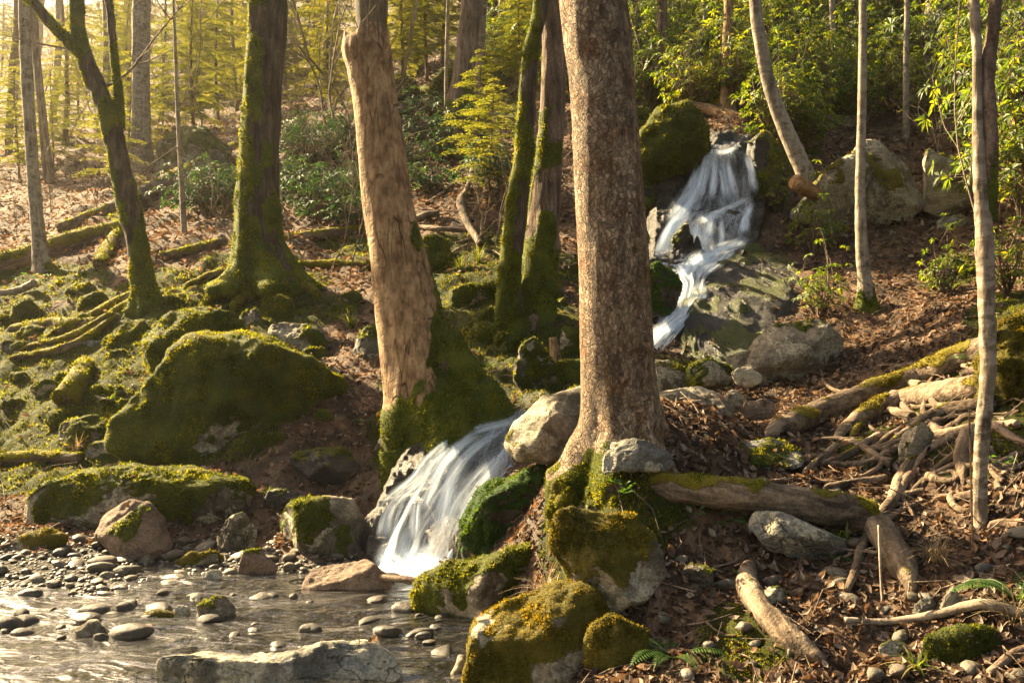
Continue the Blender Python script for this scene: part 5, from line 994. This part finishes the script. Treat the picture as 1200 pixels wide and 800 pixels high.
GR = Spawner([plant_proto('sedge', grass_mesh(1, 46, .26, .005, .8), 'grass'), plant_proto('sedge', grass_mesh(2, 26, .22, .009, .9), 'grass'), plant_proto('dry_grass', grass_mesh(3, 60, .24, .0022, 1.0), 'straw')])
for (px, py, k, s, lb) in [(410,385,0,1.1,'tall green sedge clump left of the broken snag'),(130,475,1,.8,'yellow green strap leaved clump left of the biggest green boulder'),(560,310,0,1.2,'sedge clump on the shaded moss between snag and twisted tree'),(540,318,0,1.0,'second sedge clump right next to the snag on the shaded moss'),(1098,660,2,.8,'straw coloured grass tuft under the roots on the right bank'),(640,700,2,1.0,'dry grass hanging between the lichen boulder and the cracked one'),
        (1190,735,2,.8,'hanging dry grass roots at the right edge'),(92,530,2,.9,'curled dry grass on the left bank below the mossy block'),(1075,790,1,.7,'small grass tuft at the bottom edge right'),(315,585,0,.5,'small grass sprig on the ledge'),(40,600,2,1.0,'dry grass at the left end of the ledge'),(985,640,1,.7,'two broad yellow green blades under the grey slab end'),(650,360,1,1.0,'green strap leaves between the paired trunks and the scaly trunk')]:
    GR.put(k, hit(px, py), rv.random()*6, s, lb, 'grass')
def herb_mesh(seed, n, R):
    r = np.random.default_rng(seed); b = Buf()
    for i in range(n):
        p = np.array([r.normal()*R, r.normal()*R, .015+.05*r.random()]); leaf_whorl(b, p, np.array([0,0,1])+r.normal(size=3)*.2, 4, .035, .022, r, .05)
    return b
HB = Spawner([plant_proto('seedling', herb_mesh(1, 16, .10), 'fern'), plant_proto('seedling', herb_mesh(2, 7, .05), 'fern')])
for (px, py, k, s, lb) in [(850,618,0,1.0,'patch of small round leaved seedlings under the long barky log'),(728,585,1,1.3,'few round green leaves on the moss at the scaly tree foot'),(830,600,0,.8,'seedlings at the left end under the barky log'),(1160,550,1,1.0,'seedlings in the root moss'),(150,565,1,1.2,'green herb on the face of the dark ledge'),(700,545,1,1.0,'single green leaf sprig on the scaly tree'),(600,688,1,.9,'tiny leaf sprig on the lichen grey boulder'),(1130,430,0,1.2,'low leafy green by the thick lit root'),(870,690,1,1.0,'small green sprout right of the fern'),(45,330,0,1.6,'leafy green patch below the thick sunlit log'),(880,160,0,2,'leafy green above the waterfall lip')]:
    HB.put(k, hit(px, py), rv.random()*6, s, lb, 'seedling')
# thin bare understory saplings
def bare_proto(seed, h):
    r = np.random.default_rng(seed); b = Buf(); branchlet(b, (0,0,-.05), (.1*r.normal(),.1*r.normal(),1), h, .011, 2, r, 5, .05, .7, (6,10), 10); V, F, A = b.get(); me = new_mesh(V, F, A); return link('bare_sapling', me, M['twig'])
BS = Spawner([bare_proto(1,2.2), bare_proto(2,1.6), bare_proto(3,3.0), bare_proto(4,1.2)])
for i, (px, py) in enumerate([(340,290),(355,300),(348,315),(560,290),(578,300),(410,330),(420,290),(90,290),(130,300),(240,300),(380,330),(45,300),(20,280),(530,340),(590,300),(480,250),(640,330),(1180,300),(1195,315),(1165,270),(1110,230),(275,285),(180,240),(120,215),(320,260),(395,280),(700,250),(870,135),(60,250),(150,260)]):
    BS.put(i % 4, hit(px, py), rv.random()*6, .6+.6*rv.random(), 'leafless thin twiggy sapling standing in the brown leaf litter', 'sapling', 'leafless twiggy saplings', tilt=(rv.normal()*.12, rv.normal()*.12))

for i in range(80):
    px, py = rv.uniform(-30, 470), rv.uniform(55, 185); BS.put(i % 4, hit(px, py), rv.random()*6, rv.uniform(1.6, 3.4), 'grey brown bare bush far up the misty slope', 'bush', 'bare bushes up the misty slope', tilt=(rv.normal()*.1, rv.normal()*.1))
for i in range(9):
    px, py = rv.uniform(-20, 480), rv.uniform(60, 120); HM.put(i % 2, hit(px, py), rv.random()*6.28, rv.uniform(1.3, 2.2), 'far hemlock half lost in the bright mist up the slope', 'hemlock', 'far hemlocks in the mist')
# ------------------------------------------------------------------ gravel bank stones and fine gravel
ST = []
for k in range(6):
    n, T = ico(3); r = np.random.default_rng(k+300); V = n*np.array([1, .8, .42+.1*r.random()])
    for _ in range(4): f = unit(r.normal(size=3)*np.array([1,1,.8])); h = np.quantile(V@f, .78+.15*r.random()); V = V-np.maximum(V@f-h,0)[:,None]*f*.85
    V = V*(1+.10*fbm(n*1.6+k*9, 3, k))[:,None]; ST.append(new_mesh(V, T, {'moss': sstep(.5,.8,.2*V[:,2]+.3+.35*fbm(n*2+k, 3, k+4))*(k % 3 == 0)}))
rg = np.random.default_rng(9); placed = []; cnt = 0; mains = [(p[2][0], p[2][1]) for p in ROCKS]
ST2 = [m_.copy() for m_ in ST]
for m_ in ST2: m_.materials.append(M['stone_wet'])
def gstone(p, r_, label, grp, flat=1, wet=False):
    o = link('river_stone', (ST2 if wet else ST)[rg.integers(6)], M['stone'], None, p); o.rotation_euler = (rg.normal()*.15, rg.normal()*.15, rg.random()*6.28); o.scale = (r_*(.8+.5*rg.random()), r_*(.8+.4*rg.random()), r_*(.7+.4*rg.random())*flat); tag(o, label, 'stone', grp)
while cnt < 230:
    px = rg.random()*420-10; py = 618+rg.random()*92
    if py < 632+.02*px: continue
    if py > 690 and rg.random() < .55: continue
    p = hit(px, py); r_ = (.022+.085*rg.random()**2.4); 
    if any((p[0]-q[0])**2+(p[1]-q[1])**2 < (.75*(r_+q[2]))**2 for q in placed): continue
    placed.append((p[0], p[1], r_)); gstone(p+np.array([0,0,r_*.10]), r_, 'smooth flattish river stone lying on the gravel bank at the left', 'river stones on the gravel bank'); cnt += 1
for i in range(70):
    px = rg.random()*520; py = 705+rg.random()*95; p = hit(px, py); r_ = .03+.09*rg.random()**2; gstone(np.array([p[0], p[1], -.015+.02*rg.random()]), r_, 'wet brown stone half awash in the shallow stream', 'stones awash in the stream', wet=True)
for i in range(60):
    px = 770+rg.random()*430; py = 500+rg.random()*300; p = hit(px, py); r_ = .02+.04*rg.random()**1.5; gstone(p+np.array([0,0,r_*.15]), r_, 'small dull stone lying among roots and leaves on the right bank', 'small stones on the right bank', 1.3)
def gravel():
    n, T = ico(1); r = np.random.default_rng(21); N = 5200; u = r.random(N); px = -40+u*560; py = 622+r.random(N)*185; b = []; d = None
    y = CAMZ*F/np.maximum(py-CY, 50)*(.98+.04*r.random(N)); x = (px-CX)/F*y; z = H(x, y); ok = (z < .16) & (x < .2); x, y, z = x[ok], y[ok], z[ok]; N = len(x); s = .006+.013*r.random(N)**1.5
    rz = r.random(N)*6.28; sc = np.stack([s*(.8+.6*r.random(N)), s, s*.6], -1); W = n[None]*sc[:,None,:]; c, sn = np.cos(rz)[:,None], np.sin(rz)[:,None]
    W = np.stack([W[...,0]*c-W[...,1]*sn, W[...,0]*sn+W[...,1]*c, W[...,2]], -1)+np.stack([x,y,z+s*.3],-1)[:,None,:]
    Tt = (T[None]+np.arange(N)[:,None,None]*len(n)).reshape(-1,3); o = solid('gravel', W.reshape(-1,3), Tt, M['gravel'], attrs={'moss': np.zeros(N*len(n)), 'tint': np.repeat(r.random(N), len(n))}); tag(o, kind='stuff')
M['gravel'] = mat_leafy('gravel', [(0,(.04,.035,.028)),(.5,(.12,.10,.075)),(.85,(.2,.17,.13)),(1,(.3,.27,.22))], 0, .5, .4, (1,1,1), 0)
gravel()

# ------------------------------------------------------------------ leaf litter
def litter(name, x, y, size, r, zlift=.012, z=None, nrm=None, mat='litter', curl=1.0, thin=None):
    N = len(x); z = H(x, y) if z is None else z; n = hnormal(x, y) if nrm is None else nrm
    n = unit(n+r.normal(size=(N,3))*.42*curl); e = unit(np.cross(n, r.normal(size=(N,3)))); f = np.cross(n, e); L = size*np.clip(np.exp(.38*r.normal(size=N)), .4, 1.6)*.9; W = L*(.22+.5*r.random(N)); c = np.stack([x,y,z+zlift*(.2+1.6*r.random(N))],-1); cu = (L*(.12+.35*r.random(N))*curl)[:,None]; fo = (W*(.1+.35*r.random(N)))[:,None]; L = L[:,None]; W = W[:,None]
    V = np.stack([c-e*L*.5+n*cu*.6, c-e*L*.12+f*W*.5+n*fo, c-e*L*.05, c-e*L*.1-f*W*.5+n*fo, c+e*L*.22+f*W*.36+n*(fo+cu*.2), c+e*L*.25+n*cu*.12, c+e*L*.2-f*W*.36+n*(fo+cu*.2), c+e*L*.52+n*cu*.7], 1).reshape(-1,3)
    Q = np.array([[0,1,2,2],[0,2,3,3],[1,4,5,2],[2,5,6,3],[4,7,5,5],[5,7,6,6]]); k = np.arange(N)[:,None,None]*8
    T = np.array([[0,1,2],[0,2,3],[4,7,5],[5,7,6]]); Q = np.array([[1,4,5,2],[2,5,6,3]])
    o = solid(name, V, [(T[None]+k).reshape(-1,3), (Q[None]+k).reshape(-1,4)], M[mat], attrs={'tint': np.repeat(np.clip(r.random(N)**1.15, 0, 1), 8)}, smooth=False); tag(o, kind='stuff'); return o
def cast(N, seed, x0, x1, y0, y1, keep):
    r = np.random.default_rng(seed); out = []
    d = np.exp(np.log(y0)+(np.log(y1)-np.log(y0))*r.random(N)); px = x0+(x1-x0)*r.random(N); x = (px-CX)/F*d; z = H(x, d); V = np.stack([x, d, z],-1); ok = r.random(N) < keep(V); return x[ok], d[ok], r
def keep_l(V):
    px, py = proj(V); m = 1-.88*moss_amt(V); w = np.maximum(blob(V, WETB), blob(V, GRAVB)*.97); base = np.where(px > 560, 1.0, .8)*np.where((px > 760) & (py > 560), .6, 1); return m*base*(1-.95*sstep(.35,.75,w))*(V[:,2] > .07)
x, y, r_ = cast(110000, 61, -350, 1700, 2.4, 11, keep_l); litter('leaf_litter', x, y, 0.050*(1+.25*sstep(7,11,y)), r_)
x, y, r_ = cast(75000, 62, -350, 1600, 11, 34, lambda V: keep_l(V)); litter('leaf_litter', x, y, .075*(1+.03*(y-11)), r_, .03)
x, y, r_ = cast(60000, 64, -200, 1500, 2.6, 9, keep_l); litter('decayed_litter', x, y, .030, r_, .004, mat='decayed', curl=.7)
# leaves that settled on the tops of the rocks
rl = np.random.default_rng(71); PX, PN = [], []
for (V_, T_, N_, d_) in TOPS:
    if d_ > 13: continue
    c_ = V_[T_].mean(1); n_ = unit(N_[T_].mean(1)); ar = np.linalg.norm(np.cross(V_[T_[:,1]]-V_[T_[:,0]], V_[T_[:,2]]-V_[T_[:,0]]), axis=1)/2; w_ = ar*sstep(.45, .9, n_[:,2])*sstep(-.1,.5,fbm(c_*2.5, 2, 4))
    k_ = rl.poisson(w_*70); i_ = np.repeat(np.arange(len(k_)), k_); PX.append(c_[i_]); PN.append(n_[i_])
PX = np.vstack(PX); PN = np.vstack(PN); litter('settled_leaves', PX[:,0], PX[:,1], .045, rl, .012, z=PX[:,2], nrm=PN)
def twigs():
    x, y, r = cast(1500, 63, -100, 1300, 3.4, 15, lambda V: (V[:,2] > .1)*1.0); b = Buf(); z = H(x, y); n = hnormal(x, y)
    for i in range(len(x)):
        e = unit(np.cross(n[i], r.normal(size=3))); L = .1+.35*r.random(); c = np.array([x[i],y[i],z[i]+.012]); k = r.normal(size=3)*.03
        V, T, Q = tube(np.array([c-e*L/2, c+k+n[i]*.02, c+e*L/2+n[i]*.02*r.random()]), [.003*(.7+r.random()), .003, .0015], 4, cap=False); b.add(V, None, Q, moss=0)
    V, F_, A = b.get(); o = solid('fallen_twig_litter', V, F_, M['twig'], attrs=A); tag(o, kind='stuff')
twigs()

# ------------------------------------------------------------------ haze in the wood
hz = Buf()
x0, x1, y0, y1, z0, z1 = -320, 320, -12, 175, -4, 55
V = np.array([[a,b,c] for a in (x0,x1) for b in (y0,y1) for c in (z0,z1)], float); Q = np.array([[0,1,3,2],[4,6,7,5],[0,4,5,1],[2,3,7,6],[0,2,6,4],[1,5,7,3]])
g = NG('haze'); vol = g.n('ShaderNodeVolumePrincipled', {'Color': (.98,.93,.84), 'Density': .0004, 'Anisotropy': .72}); g.t.links.new(vol.outputs[0], g.out.inputs['Volume'])
hzo = solid('haze', V, Q, g.m, smooth=False); tag(hzo, kind='stuff')

# small mossy stones and humps that crowd the left bank and the shaded middle
rm = np.random.default_rng(33)
for i in range(46):
    px = rm.choice([rm.uniform(0,170), rm.uniform(150,420), rm.uniform(540,690)], p=[.5,.25,.25]); py = rm.uniform(345,520) if px < 500 else rm.uniform(330,440); w = rm.uniform(14,40)
    rock('mossy_stone', 'small rounded mossy stone among the litter of the mossy banks', (px, py, w, w*rm.uniform(.5,.75)), cat='stone', moss=rm.uniform(.3,.75), sub=4, group='small mossy stones on the banks', seed=500+i, facets=5)
